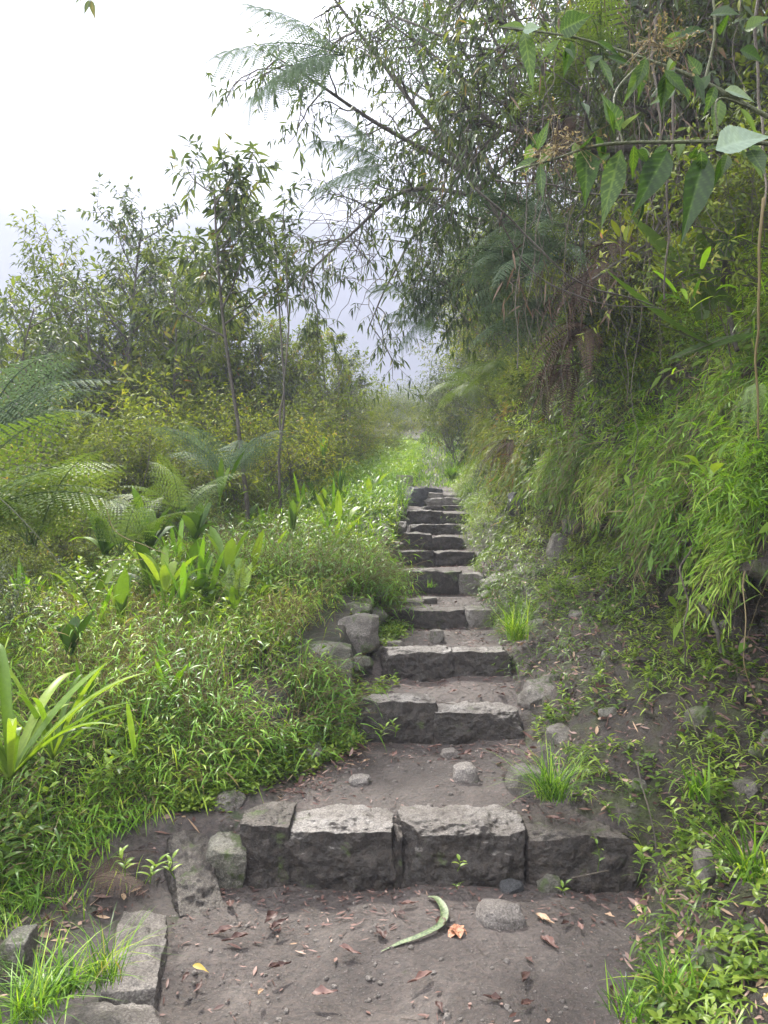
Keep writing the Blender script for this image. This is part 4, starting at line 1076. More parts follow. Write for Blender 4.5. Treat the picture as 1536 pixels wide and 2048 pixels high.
left_tree(575, 850, 370, 9.6, 302, 'thin straight stemmed tree just right of the tall slender tree', crown_from=.70, r=.022, nch=(12, 6), ratio=.15, L=.16, W=.042, per=7, lean=(-.0, 0))
left_tree(300, 900, 400, 13, 303, 'bushy tree with a stepped crown left of the tall slender tree', crown_from=.45, r=.05, nch=(20, 9), ratio=.25, L=.12, W=.048, per=10, lean=(-.10, 0))
left_tree(385, 900, 475, 14, 304, 'broad leaved tree filling the gap behind the tall slender tree', crown_from=.4, r=.045, nch=(20, 9), ratio=.25, L=.12, W=.048, per=10, mat='bush')
left_tree(30, 900, 520, 9.0, 305, 'tree with long narrow leaves at the left edge of the photo', crown_from=.45, r=.03, nch=(12, 6), ratio=.25, L=.17, W=.034, per=6)
left_tree(225, 900, 520, 13, 306, 'low rounded tree near the left edge against the mist', crown_from=.3, r=.04, nch=(14, 7), ratio=.28, L=.11, W=.04, mat='bush')
left_tree(600, 900, 630, 16, 307, 'rounded grey green tree right of the sapling against the mist', crown_from=.25, r=.04, nch=(18, 9), ratio=.38, L=.10, W=.034, mat='bush')

for k, (px, top, Y, lean_) in enumerate([(-20, 620, 11, .1), (90, 640, 12, 0), (170, 600, 14, -.1), (250, 560, 15, .1), (345, 540, 13, .1), (430, 560, 14, 0), (500, 600, 15, 0), (555, 640, 17, .1), (650, 660, 19, 0), (690, 710, 22, 0), (215, 470, 14, -.15), (330, 470, 15, 0)]):
    left_tree(px, 900, top, Y, 330 + k, ['misty grey green tree at the far left of the tree band', 'second misty tree from the left edge', 'small tree under the stepped crown', 'tree with rounded top behind the stepped crown', 'dense low tree left of the tall slender trunk', 'dense low tree behind the tall slender trunk', 'low tree right of the tall slender trunk', 'low misty tree between the sapling and the gap', 'grey tree at the left side of the misty gap', 'last small tree beside the misty gap', 'upper left tree with drooping dark sprays against the sky', 'feathery tree crown left of the tall slender crown'][k],
              mat='bush' if k % 3 else 'tree', crown_from=.25, r=.035, nch=(20, 10), ratio=.27, L=.12, W=.048, per=11, lean=(lean_, 0))
# ------------------------------------------------------------------ trees leaning from the bank over the path
def limb_tree(name, limbs, seed, lab, mat='tree', sub=16, subL=1.1, per=8, L=.12, W=.032, droop=.9, r0=.05, depth=1, nch=5, cat='tree', wander=.35, up=-.12, spread=.8, start=.2):
    rng = np.random.default_rng(seed); tubes, tips = [], []
    base = np.array(limbs[0][0])
    for li, pts in enumerate(limbs):
        q = spline(pts, 26); rr0 = r0 * (1 if li == 0 else .6)
        tubes.append((q, np.linspace(rr0, rr0 * .25, 26), 3))
        dq = norm(np.gradient(q, axis=0))
        for k in range(sub):
            f = start + (1 - start) * (k + rng.random()) / sub; i = min(int(f * 25), 24)
            a = norm(np.cross(dq[i], rng.normal(size=3)))
            grow(rng, q[i], dq[i] * .5 + a * .8, subL * rng.uniform(.6, 1.3) * (1.2 - .5 * f), rr0 * .35, depth, tubes, tips, up, wander, nch, spread, .6)
        tips.append((q[-6:], dq[-6:]))
    w = Geo(); f = Geo()
    for q, rad, dp in tubes: tube(w, q - base, rad, 7 if dp == 3 else (5 if dp >= 1 else 3))
    tips = [(q - base, d) for q, d in tips]
    foliage(rng, tips, f, per, L, W, droop)
    e = empty(name, base, lab, cat)
    child('trunk', w.mesh('trunk', M['bark'], True), e); child('crown', f.mesh('crown', M[mat]), e)
    return e
A = lambda px, py, Y: tuple(at(px, py, Y))
limb_tree('leaning_tree', [[(4.0, 8.5, 5.0), A(1080, 480, 8.2), A(900, 300, 8.0), A(760, 120, 7.8), A(640, -40, 7.6)],
                           [A(1000, 400, 8.1), A(820, 380, 7.8), A(700, 470, 7.5), A(600, 560, 7.4)],
                           [A(960, 360, 8.1), A(760, 250, 7.6), A(640, 170, 7.2), A(545, 110, 7.0)],
                           [A(900, 300, 8.0), A(820, 60, 8.2), A(780, -120, 8.4)]], 401, 'large tree leaning from the bank far out over the stairs', sub=14, subL=.85, per=6, L=.09, W=.021, r0=.045)
limb_tree('leaning_tree', [[(4.2, 10.5, 5.6), A(1050, 420, 10), A(930, 200, 9.8), A(880, 0, 9.6), A(860, -150, 9.5)],
                           [A(1000, 350, 10), A(860, 430, 9.5), A(780, 560, 9.2), A(735, 660, 9)],
                           [A(960, 260, 9.9), A(820, 180, 9.6), A(700, 60, 9.4)]], 402, 'tree behind the largest one with drooping twigs over the misty gap', sub=12, subL=.95, per=6, L=.095, W=.022, r0=.04)
limb_tree('leaning_tree', [[(4.0, 6.2, 5.2), A(1180, 300, 6.3), A(1080, 120, 6.2), A(980, -60, 6.1)],
                           [A(1150, 250, 6.3), A(1020, 260, 6.2), A(920, 200, 6.1)],
                           [A(1120, 190, 6.2), A(1200, 20, 6.2), A(1230, -100, 6.2)]], 403, 'fine leaved tree on the bank reaching up through the top centre', sub=20, subL=.85, per=8, L=.09, W=.022, r0=.045)
limb_tree('leaning_tree', [[(4.6, 6.6, 5.4), A(1350, 350, 6.2), A(1320, 120, 6.0), A(1300, -80, 6.0)],
                           [A(1340, 300, 6.1), A(1450, 150, 6.0), A(1520, 0, 6.0)]], 404, 'dark tree on the bank behind the broad leaved branch', sub=20, subL=.9, per=8, L=.10, W=.026, r0=.05)
limb_tree('leaning_tree', [[(4.2, 7.4, 5.6), A(1120, 300, 7.2), A(1000, 100, 7.0), A(900, -100, 6.9)],
                           [A(1080, 240, 7.2), A(960, 180, 7.0), A(840, 90, 6.8), A(740, 20, 6.6)],
                           [A(1060, 200, 7.1), A(940, 330, 7.0), A(860, 420, 6.8)]], 405, 'densely leaved tree on the bank filling the top centre', sub=14, subL=.75, per=6, L=.08, W=.020, r0=.03)
limb_tree('leaning_tree', [[(4.4, 9.2, 5.4), A(1080, 520, 9.0), A(980, 380, 8.8), A(900, 260, 8.6)],
                           [A(1060, 480, 9.0), A(960, 520, 8.8), A(880, 600, 8.6)],
                           [A(1040, 460, 9.0), A(900, 420, 8.6), A(800, 360, 8.4)]], 406, 'twiggy tree on the bank right of the misty gap', sub=24, subL=.8, per=8, L=.09, W=.026, r0=.04)
limb_tree('leaning_tree', [[(4.8, 11.5, 6.4), A(1100, 200, 11), A(1000, 40, 11), A(950, -100, 11)],
                           [A(1060, 140, 11), A(1180, 60, 10.6), A(1260, -40, 10.4)]], 407, 'tall tree far up the bank seen between the nearer crowns', sub=24, subL=1.3, per=8, L=.13, W=.04, r0=.06)
# bare arching twigs in the gap at (600-760, 400-600)
g = Geo(); rt = np.random.default_rng(88)
for k in range(70):
    a = at(rt.uniform(640, 800), rt.uniform(350, 560), 7.6); L = rt.uniform(.3, .9); q = [a]; d = norm(np.array([rt.normal() * .6 - .5, rt.normal() * .4, rt.normal() * .5]))
    for j in range(6): d = norm(d + rt.normal(size=3) * .25 + [0, 0, -.12]); q.append(q[-1] + d * L / 6)
    tube(g, q, np.linspace(.005, .0018, 7), 3)
tag(g.build('bare_twigs', M['twig']), 'tangle of bare dry twigs against the mist left of the leaning trees', 'twigs', kind='stuff')

# undergrowth on the bank, right of the gap
GR = 'dense shrubs growing on the bank above the stairs'
LR = 'dense leafy shrub growing on the bank right of the stairs'
for (u, Y, s, k) in [(16.2, 4.2, .8, 0), (16.6, 5.2, .9, 1), (16.4, 6.4, .9, 3), (16.3, 7.6, .85, 4), (16.0, 8.8, .9, 3), (15.8, 10, .9, 0), (16.2, 11.2, 1.0, 4), (15.6, 12.2, .9, 1), (16.0, 13.6, 1.1, 3), (15.4, 15, 1.0, 0), (15.8, 16.8, 1.2, 4), (15.2, 18.6, 1.1, 2), (15.6, 21, 1.3, 3), (14.5, 20, .9, 2), (14.3, 23, 1.1, 0), (15, 25, 1.4, 4), (14.2, 27, 1.2, 1), (15.2, 30, 1.6, 3), (17, 4.6, 1.2, 3), (17.2, 6, 1.3, 4), (17.2, 7.4, 1.3, 3), (17.1, 9, 1.4, 0), (17.1, 10.8, 1.4, 4), (17.1, 12.8, 1.5, 3), (17.1, 15, 1.6, 1), (17.1, 18, 1.8, 4), (17.3, 22, 2.0, 3), (17.7, 5.4, 1.5, 4), (17.8, 7.6, 1.6, 3), (17.8, 10, 1.7, 4), (17.8, 13, 1.8, 3), (17.6, 3.2, 1.2, 4), (16.8, 3.2, .8, 3), (17.3, 2.4, 1.0, 4), (14.4, 34, 1.3, 0), (13, 38, 1.4, 1), (8.6, 40, 1.2, 0), (6.5, 42, 1.5, 1)]:
    p = surf([u], [Y])[0]; wm, fm = (BUSH + BUSHD)[k]
    plant('shrub', wm, fm, p - [0, 0, .1], LR, 'shrub', GR, s=s, rot=(rb.uniform(-.1, .1), rb.uniform(-.55, -.15), rb.random() * 6.28))

for k, (u, Y) in enumerate([(14.6, 5.0), (15.4, 5.6), (14.9, 6.4), (15.8, 6.2), (14.5, 7.2), (15.5, 7.4), (14.8, 8.2), (15.7, 8.6), (14.5, 9.0), (16.2, 4.4), (15.2, 4.3), (14.2, 10), (15.3, 9.6), (13.8, 8.0), (13.6, 9.3), (16.3, 5.4), (14.9, 10.8), (14.2, 11.6), (15.6, 11), (14.6, 12.6), (15.2, 13.4), (13.8, 12.8), (14.0, 14.4), (15.0, 15), (13.6, 15.8), (14.8, 16.6), (15.9, 7.9), (15.0, 7.0)]):
    p = surf([u], [Y])[0]; wm, fm = (BUSH + BUSHD)[k % 5]
    plant('small_shrub', wm, fm, p - [0, 0, .05], 'small leafy shrub rooted in the face of the right bank among hanging grass', 'shrub', 'small shrubs on the face of the bank', s=(.34 + .2 * rb.random()), rot=(0, -.7, rb.random() * 6.28))
# ------------------------------------------------------------------ ferns
def frond_mesh(seed, L=1.0, npin=19, wid=.25, sag=.55, mat='fern', bip=True, rise=.8, narrow=False):
    """a frond growing from the origin along +X, arching in Z"""
    rng = np.random.default_rng(seed); g = Geo(); t = np.linspace(0, 1, 24)
    c = np.stack([L * t * .92, np.zeros(24) + .03 * np.sin(t * 3 + seed), L * (rise * t * .6 - sag * t ** 2.2)], -1)
    tube(g, c, np.linspace(.006, .0012, 24) * max(L, .5), 4, .1)
    d = norm(np.gradient(c, axis=0)); base = []
    PP, DD, LLn, WW, NNn = [], [], [], [], []
    for k in range(npin):
        f = .14 + .85 * k / npin; i = min(int(f * 23), 22); p = c[i] + (c[i + 1] - c[i]) * (f * 23 - i)
        pl = wid * L * math.sin(math.pi * min(.12 + .9 * f ** .8, 1)) ** .8 * rng.uniform(.85, 1.1) * (1.05 - .3 * f)
        for s in (-1, 1):
            side = np.array([0, s, 0.0]); dd = norm(side + d[i] * .45 + np.array([0, 0, -.15 - .15 * rng.random()]))
            if bip:
                m_ = 8; ft = np.linspace(.08, .98, m_)
                ctr = p + dd * (pl * ft)[:, None] + np.array([0, 0, -1]) * (pl * .18 * ft ** 2)[:, None]
                nrm = norm(np.cross(dd, d[i]) * s)
                for s2 in (-1, 1):
                    sv2 = norm(np.cross(nrm, dd)) * s2
                    PP.append(ctr); DD.append(np.broadcast_to(sv2 * 1.0 + dd * .3, (m_, 3))); LLn.append(.85 * L / npin * .40 * (1.05 - .75 * ft ** 1.5)); WW.append(np.full(m_, pl / m_ * 1.05)); NNn.append(np.broadcast_to(nrm, (m_, 3)))
            else:
                PP.append(p[None]); DD.append(dd[None]); LLn.append(np.array([pl])); WW.append(np.array([L / npin * .55])); NNn.append(np.array([[0, 0, 1.0]]))
    leaves(g, np.concatenate(PP), np.concatenate(DD), np.concatenate(NNn), np.concatenate(LLn), np.concatenate(WW), .12, 'lance', 2, tint=.5 + .3 * (rng.random(sum(len(x) for x in PP)) - .5))
    return g.mesh('frond', M[mat])
FR = {m_: [frond_mesh(s_, mat=m_) for s_ in (1, 2, 3)] for m_ in ('fern', 'ferngrey', 'ferndead')}
FDC = [frond_mesh(s_, mat='ferndead', bip=False, npin=24, wid=.15) for s_ in (11, 12, 13)]
FS = [frond_mesh(7, mat='fern', bip=False, npin=26, wid=.16)]
def fern(loc, lab, mat='fern', n=7, L=.8, dirs=None, pitch=(.3, .9), grp=None, seed=0, meshes=None, roll=.3):
    r = np.random.default_rng(seed + 500)
    e = empty('fern', loc, lab, 'fern', grp)
    for k in range(n):
        a = (k * 6.283 / n + r.normal() * .25) if dirs is None else math.radians(dirs[k % len(dirs)]) + r.normal() * .15
        child('frond', (meshes or FR[mat])[k % len(meshes or FR[mat])], e, rot=(r.normal() * roll, -r.uniform(*pitch), a), scale=L * r.uniform(.75, 1.15))
    return e
p = at(-40, 1010, 4.6); fern((p[0] - .2, 4.6, p[2] - .2), 'big feathery pale green fern reaching in from the left edge', 'fern', 6, 1.2, dirs=[20, -5, 40, 8, 60, -25], pitch=(.15, .9), seed=1)
p = at(-60, 900, 5.2); fern(p, 'grey green fern arching from the left edge above the pale one', 'ferngrey', 5, 1.15, dirs=[12, -10, 30, 0, -25], pitch=(.15, .6), seed=2)
p = at(60, 1090, 4.8); fern(p, 'finely cut fern low on the left among the shrubs', 'fern', 8, .9, seed=3, pitch=(.3, .9))
p = at(455, 960, 7.4); fern(p, 'grey fern arching above the broad leaves in the middle left', 'ferngrey', 8, .95, seed=4, pitch=(.25, .75))
p = at(240, 1110, 5.6); fern(p, 'fern between the left shrubs and the broad leaved clump', 'fern', 7, .8, seed=6)
p = at(360, 1040, 6.2); fern(p, 'fern standing behind the broad leaved clump', 'fern', 6, .8, seed=7)
p = at(475, 1200, 5.2); fern(p, 'young fern in the grass left of the stairs', 'fern', 6, .35, seed=8, pitch=(.6, 1.2), meshes=FS)
p = at(650, 1130, 7.2); fern(p, 'small upright fern in the grass beside the fifth step', 'fern', 6, .4, seed=9, pitch=(.6, 1.2), meshes=FS)
def comb_frond(seed, n=9, L=1.0, drop=.36, mat='ferngrey'):
    rng = np.random.default_rng(seed); g = Geo(); t = np.linspace(0, 1, 24)
    c = np.stack([L * t, .04 * np.sin(t * 4), L * (.10 * t - .26 * t ** 2)], -1); tube(g, c, np.linspace(.006, .002, 24), 4, .1)
    for k in range(n):
        f = .18 + .8 * k / n; i = min(int(f * 23), 22); p0 = c[i]; pl = drop * L * rng.uniform(.75, 1.1) * (1.1 - .55 * f)
        for s in (-1, 1):
            d = norm(np.array([.35 + .3 * f, s * .5, -.75])); m_ = 17; ft = np.linspace(0, 1, m_)
            q = p0 + d * (pl * ft)[:, None] + np.array([0, 0, -1]) * (pl * .15 * ft ** 2)[:, None]
            tube(g, q, .0012, 3, .1)
            ax = norm(np.array([.9, .1 * s, .1]) + rng.normal(size=3) * .12)
            for s2 in (-1, 1):
                leaves(g, q[1:], ax * s2 + d * .35, norm(np.cross(d, ax)), pl * .20 * (1.05 - .8 * ft[1:]) + .006, np.full(m_ - 1, pl / m_ * .62), .25, 'lance', 3, tint=.5)
    return g.mesh('frond', M[mat])
CF = [comb_frond(s_) for s_ in (1, 2, 3)]
def comb_fern(px, py, Y, lab, fr, seed=0):
    p = at(px, py, Y); e = empty('fern', p, lab, 'fern'); r = np.random.default_rng(seed + 900)
    for k, (ang, sc_, pit) in enumerate(fr):
        child('frond', CF[k % 3], e, rot=(r.normal() * .1, -math.radians(pit), math.radians(ang)), scale=sc_)
    return e
comb_fern(690, 110, 6.6, 'fern with comb-like fronds silhouetted against the white sky', [(180, 1.15, 10), (172, 1.0, -12), (195, .95, 28), (160, .8, 2), (205, .8, -20)])
comb_fern(780, 330, 7.2, 'smaller fern hanging below the sky fronds', [(185, .8, 25), (170, .8, -5), (200, .7, 45), (150, .6, 10)], 1)
comb_fern(900, 600, 8.6, 'fern with fronds dangling into the misty gap', [(180, .9, 20), (190, .8, -8), (165, .8, -30), (205, .7, 45)], 2)
comb_fern(890, 660, 9.4, 'lowest fern dangling into the misty gap', [(180, .6, 20), (160, .5, 40)], 3)
# tree-fern fronds over the sky: crowns high on the bank
p = at(930, 180, 7.8); fern(p, 'tree fern with arching fronds at the top centre', 'ferngrey', 9, 1.4, seed=11, pitch=(0, .6))
p = at(1010, 500, 9); fern(p, 'dark fern growing on the bank right of the misty gap', 'fern', 8, .9, seed=13, pitch=(-.1, .5))
for k, (a, b, Y, L, lab) in enumerate([(1090, 440, 6.3, 1.0, 'upper blue grey fern hanging down the bank'), (1060, 560, 6.6, 1.0, 'middle blue grey fern of the cascade on the bank'), (1120, 520, 6.0, .9, 'blue grey fern beside the dead brown fern'), (1100, 640, 6.8, .9, 'lowest blue grey fern of the cascade on the bank'), (1010, 740, 8.5, .7, 'fern at the foot of the bank beside the upper stairs'), (945, 770, 11, .8, 'dark fern clump where the path disappears'), (1200, 130, 5.6, .9, 'fern hidden high among the top right branches')]):
    p = at(a, b, Y); fern(p, lab, 'ferngrey' if k < 4 else 'fern', 9, L, seed=20 + k, pitch=(-.6, .3), dirs=[180, 200, 160, 220, 140, 240, 190, 250, 270])
for k, (a, b, Y, L, n_, lab) in enumerate([(1190, 540, 6.0, .75, 10, 'dark brown dead fern skirt hanging at the centre of the bank'), (1170, 650, 6.1, .75, 10, 'lower brown dead fern hanging over the green grass'), (1140, 230, 6.0, .8, 9, 'reddish dead fern high on the right under the bright gap'), (1230, 480, 6.1, .6, 8, 'withered fern behind the dark brown skirt'), (1140, 730, 6.4, .7, 8, 'withered fern at the bottom of the dead skirt'), (1025, 880, 8.3, .55, 6, 'dry tan fern on the bank beside the upper stairs')]):
    p = at(a, b, Y); fern(p, lab, 'ferndead', n_ + 2, L * .95, seed=40 + k, meshes=FDC, pitch=(-1.3, -.4), dirs=[180, 200, 160, 220, 140, 240, 190, 250, 270, 170])
p = gp(170, 1790, 2.3, 5, .0); fern(p + [0, 0, .05], 'reddish brown dead fern lying on the dirt behind the kerb', 'ferndead', 7, .36, seed=60, pitch=(-.05, .2), dirs=[20, -20, 180, 60, 0, 120, 40])

# ------------------------------------------------------------------ broad-leaved herbs
def clump_mesh(seed, n=9, L=.5, W=.09, lean=.5, prof='strap', mat='gloss', bend=.3, fold=.35, stem=.0):
    out = []
    for k in range(n):
        rng = np.random.default_rng(seed * 50 + k); g = Geo(); a = k * 2.4 + rng.random() * .6; l = lean * rng.uniform(.3, 1.2)
        d = np.array([math.cos(a) * l, math.sin(a) * l, 1.0])
        leaves(g, [norm(d) * stem * k / n], [d], [[-math.cos(a), -math.sin(a), .4]], L * rng.uniform(.6, 1.1), W * rng.uniform(.7, 1.1), bend * rng.uniform(.4, 1.3), prof, 12, fold, tint=rng.random() * .7 + .15)
        out.append(g.mesh('leaf', M[mat], True))
    return out
def clump(name, loc, lab, seed, cat='plant', grp=None, meshes=None, s=1, rz=0, **kw):
    e = empty(name, loc, lab, cat, grp, rz=rz, scale=s)
    for me in (meshes or clump_mesh(seed, **kw)): child('leaf', me, e)
    return e
def gnd(px, py, Y): p = at(px, py, Y); p[2] = surf_z(p[0], Y); return p
clump('long_leaved_plant', at(20, 1560, 3.0), 'tall clump with long glossy corn-like leaves at the left edge', 1, n=18, L=.95, W=.046, lean=.75, bend=.55, mat='herb', fold=.5)
clump('long_leaved_plant', at(105, 1520, 3.3), 'narrow leaved clump right of the tall corn-like one', 2, n=12, L=.75, W=.030, lean=.75, bend=.4, mat='herb', fold=.5)
clump('broad_leaved_plant', at(330, 1190, 5.3), 'tallest bright ginger-like plant in the left grass', 3, n=8, L=.46, W=.075, lean=.75, bend=.35, mat='herb', stem=.15)
clump('broad_leaved_plant', at(365, 1215, 5.1), 'narrow upright ginger-like shoot before the tallest one', 4, n=6, L=.36, W=.045, lean=.35, bend=.32, mat='bamboo', stem=.1)
clump('broad_leaved_plant', at(455, 1150, 5.8), 'rounded bright leaf plant right of the ginger-like one', 5, n=7, L=.30, W=.10, lean=.6, bend=.2, prof='oval', mat='herb', stem=.2)
clump('broad_leaved_plant', at(240, 1235, 4.9), 'single curled yellow green leaf plant left of the grass', 6, n=5, L=.34, W=.09, lean=.4, bend=.15, mat='herb')
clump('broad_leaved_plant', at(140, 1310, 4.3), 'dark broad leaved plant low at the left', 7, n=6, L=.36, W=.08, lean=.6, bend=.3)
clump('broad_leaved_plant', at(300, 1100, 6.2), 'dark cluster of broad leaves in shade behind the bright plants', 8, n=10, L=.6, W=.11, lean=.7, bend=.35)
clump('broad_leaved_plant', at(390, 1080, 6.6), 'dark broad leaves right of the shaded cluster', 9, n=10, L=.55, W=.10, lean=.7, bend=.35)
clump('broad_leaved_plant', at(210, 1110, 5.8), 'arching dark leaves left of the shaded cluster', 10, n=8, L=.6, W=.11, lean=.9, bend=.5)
clump('broad_leaved_plant', at(585, 1060, 8.0), 'upright yellow green leaf shoot near the middle of the verge', 11, n=5, L=.42, W=.09, lean=.25, bend=.1, mat='herb')
clump('broad_leaved_plant', at(440, 1010, 7.2), 'leaning stalk with long leaves above the verge', 12, n=6, L=.42, W=.06, lean=.5, bend=.25, stem=.3)
clump('upright_grass_clump', at(648, 930, 11.5), 'stiff upright leaves standing tall left of the top of the stairs', 13, n=8, L=.5, W=.05, lean=.2, bend=.05, mat='bamboo')
clump('upright_grass_clump', at(680, 985, 10.5), 'stiff green rosette lower than the tall upright leaves', 14, n=9, L=.38, W=.04, lean=.25, bend=.05, mat='bamboo')
clump('upright_leaf', at(270, 1520, 3.7), 'single long dark blade standing in the left grass', 15, n=2, L=.42, W=.035, lean=.4, bend=.1, mat='bamboo')
PV = [clump_mesh(70 + k, n=[7, 9, 6, 8][k], L=[.30, .26, .38, .24][k], W=[.05, .065, .034, .045][k], lean=[.8, 1.1, .6, 1.2][k], bend=[.35, .45, .3, .5][k], mat=['herb', 'gloss', 'bamboo', 'herb'][k], prof=['lance', 'oval', 'strap', 'lance'][k], stem=[.2, .12, .05, .25][k]) for k in range(4)]
PR = [None] * 4
rv = np.random.default_rng(17)
for k in range(90):
    Y = 3.4 + 9 * rv.random(); x = np.interp(Y, [3, 3.9, 5.2, 16], [-1.9, -1.2, -.45, .4]) - .15 - 2.3 * rv.random(); z = surf_z(x, Y); kk = int(rv.integers(4)); sc_ = rv.uniform(.9, 1.9)
    if PR[kk] is None:
        PR[kk] = clump('leafy_herb', (x, Y, z + .02), 'bright leafy herb standing in the grass left of the stairs', 0, 'plant', 'herbs scattered through the left grass', meshes=PV[kk], s=sc_)
    else: dup(PR[kk], (x, Y, z + .02), (0, 0, rv.random() * 6.28), sc_)
# seedlings and tufts on and near the stairs
def seedling(px, py, Y, lab, nl=6, L=.06, W=.016, H=.12, s=1, mat='herb', grp=None, pth=None):
    rng = np.random.default_rng(int(px + py)); base = at(px, py, Y); g = Geo()
    e = empty('seedling', base, lab, 'seedling', grp)
    st = spline([[0, 0, 0], [rng.normal() * .01, -.01, H * .5], [rng.normal() * .02, -.02, H]], 8)
    tube(g, st, np.linspace(.0022, .001, 8), 4, .4); st_o = child('stem', g.mesh('stem', M[mat]), e)
    for k in range(nl):
        gl = Geo(); a = k * 2.4 + rng.random(); t = .3 + .7 * k / nl; i = int(t * 7)
        leaves(gl, [st[i]], [[math.cos(a), math.sin(a), .5 + .5 * t]], [[0, 0, 1]], L * rng.uniform(.7, 1.15), W, .35, 'lance', 7, .3, tint=.4 + .5 * rng.random())
        child('leaf', gl.mesh('leaf', M[mat], True), st_o)
    return e
seedling(915, 1742, 3.42, 'lone seedling growing against the face of the lowest step', 4, .065, .018, .07)
seedling(915, 1778, 3.38, 'tiny sprout under the lone seedling of the lowest step', 3, .03, .01, .04)
seedling(1195, 1745, 3.32, 'thin seedling before the boulder of the lowest step', 5, .05, .013, .17)
seedling(1280, 1745, 3.22, 'round leaved seedling at the right end of the lowest step', 8, .06, .03, .12)
seedling(1130, 1790, 3.3, 'sprawling seedling at the foot of the boulder', 6, .05, .014, .06)
for k, (a, b, Y, lab) in enumerate([(765, 1470, 4.62, 'weed growing against the left face of the second step'), (790, 1462, 4.66, 'second weed right of the first at the second step'), (742, 1085, 8.4, 'tall seedling standing left of the fifth step'), (1300, 1420, 4.1, 'broad leaved seedling alone on the right slope'), (1290, 1360, 4.2, 'upright seedling behind the broad leaved one'), (1400, 1790, 2.75, 'bright leafy seedling low at the right edge'), (1345, 1640, 3.2, 'weed on the right slope above the boulder end'), (1420, 1920, 2.5, 'tall weed right of the path beside the yellow leaf'), (300, 1755, 3.05, 'leafy weed tuft between the two kerb stones'), (350, 1745, 3.15, 'second leafy weed at the foot of the slanting kerb stone'), (250, 1740, 3.1, 'pale weed left of the tuft between kerb stones'), (1165, 1330, 5.2, 'weed beside the light rock on the slope'), (1230, 1250, 5.4, 'small yellowish weed midway up the bank')]):
    seedling(a, b + 12, Y, lab, 9, .075, .016, .10)
def tuft(px, py, Y, n, H, lab, W=.005, lean=.7, mat='grass', grp=None, droop=.7):
    rng = np.random.default_rng(int(px * 3 + py)); g = Geo(); base = at(px, py, Y)
    P = rng.normal(size=(n, 3)) * [.03, .03, 0]
    blades(P, rng, g, H=H, W=W, lean=lean, droop=droop)
    o = g.build('grass_tuft', M[mat], loc=[float(v) for v in base]); return tag(o, lab, 'grass tuft', grp)
tuft(1105, 1600, 3.75, 190, .30, 'spiky fine grass tuft right of the dirt landing', lean=1.0)
tuft(1035, 1280, 5.7, 180, .32, 'fine grass tuft right of the third step', lean=.8, mat='bamboo')
tuft(1395, 1600, 3.3, 22, .2, 'small tuft of wide blades on the right slope', W=.012, mat='bamboo')
tuft(205, 1965, 2.5, 90, .22, 'fine upright grass tuft over the long kerb stone', W=.004, lean=.7)
tuft(60, 2040, 2.3, 110, .24, 'grass tuft in the bottom left corner', lean=1.1)
tuft(120, 1990, 2.45, 110, .16, 'low leafy grass tuft behind the bottom kerb stone', lean=1.0, W=.008)
tuft(1265, 2030, 2.35, 60, .11, 'short grass tuft at the bottom right of the path', lean=1.0)
tuft(1500, 1760, 2.7, 60, .25, 'long bladed tuft at the right edge', lean=1.0, W=.008, mat='bamboo')
tuft(1350, 1990, 2.4, 80, .14, 'low tuft beside the bottom right of the path', lean=1.0, W=.007)
tuft(860, 1175, 8.3, 40, .1, 'tiny tuft on the face of the fifth step', lean=.8)
tuft(905, 960, 17.5, 260, .55, 'tall fine grass at the right of the path above the stairs', lean=.9, W=.009, mat='bamboo')
tuft(950, 1000, 14.5, 260, .45, 'fine grass clump right of the upper steps', lean=.9, W=.009, mat='bamboo')

# broad strap-leaved plants on the bank (right)
def toothed_leaf(a, b, W, seed, sag=.02, face=(0, -1, .3), tint=.5, prof='ovate', nvn=9):
    """leaf from point a to b; serrated edge, raised veins"""
    rng = np.random.default_rng(seed); a = np.array(a, float); b = np.array(b, float); d = b - a; L = np.linalg.norm(d); d = d / L
    n0 = norm(np.array(face, float) + rng.normal(size=3) * .15); s = norm(np.cross(d, n0)); nn_ = np.cross(s, d)
    nu, nv = 48, 12; g = Geo(); V = np.zeros((nu + 1, nv + 1, 3))
    curl = rng.uniform(-.22, .26)
    for i in range(nu + 1):
        t = i / nu; w = np.interp(t, *PROF[prof]) * W / 2
        w *= 1 + (.035 if i % 2 else -.02) * (1 if .05 < t < .97 else 0)
        for j in range(nv + 1):
            v = j / nv * 2 - 1; vein = abs(((t * nvn - abs(v) * 1.4) % 1) - .5) * 2
            V[i, j] = a + d * L * t + s * w * v + nn_ * (abs(v) * w * .30 + .035 * w * vein + curl * L * t * t + .06 * w * math.sin(t * 7 + seed) * v)
    i = np.arange(nu)[:, None] * (nv + 1) + np.arange(nv)[None, :]
    tt = np.arange(nu + 1)[:, None] / nu; vv = np.abs(np.arange(nv + 1)[None, :] / nv * 2 - 1)
    vn = np.abs(((tt * nvn - vv * 1.4) % 1) - .5) * 2
    T = np.clip(tint + .45 * (vn > .8) + .5 * (vv < .07) + .12 * rng.random((nu + 1, nv + 1)), 0, 1)
    g.add(V.reshape(-1, 3), np.stack([i, i + nv + 1, i + nv + 2, i + 1], -1).reshape(-1, 4), T.ravel())
    return g
M['fgleaf'] = leaf_mat('toothed_leaf_green', [(0.0, (.012, .028, .007)), (0.5, (.024, .052, .010)), (1.0, (.07, .115, .022))], trans=.5, rough=.45, tgain=(1.5, 1.5, .6), objvar=.6)
M['fgunder'] = leaf_mat('toothed_leaf_underside', [(0.0, (.10, .14, .10)), (1.0, (.17, .22, .16))], trans=.25, rough=.6)
M['twigg'] = stone_mat('green_stem', [(0.3, (.05, .06, .022)), (0.7, (.11, .12, .05))], rough=.6, speck=.3, dirt=.3)
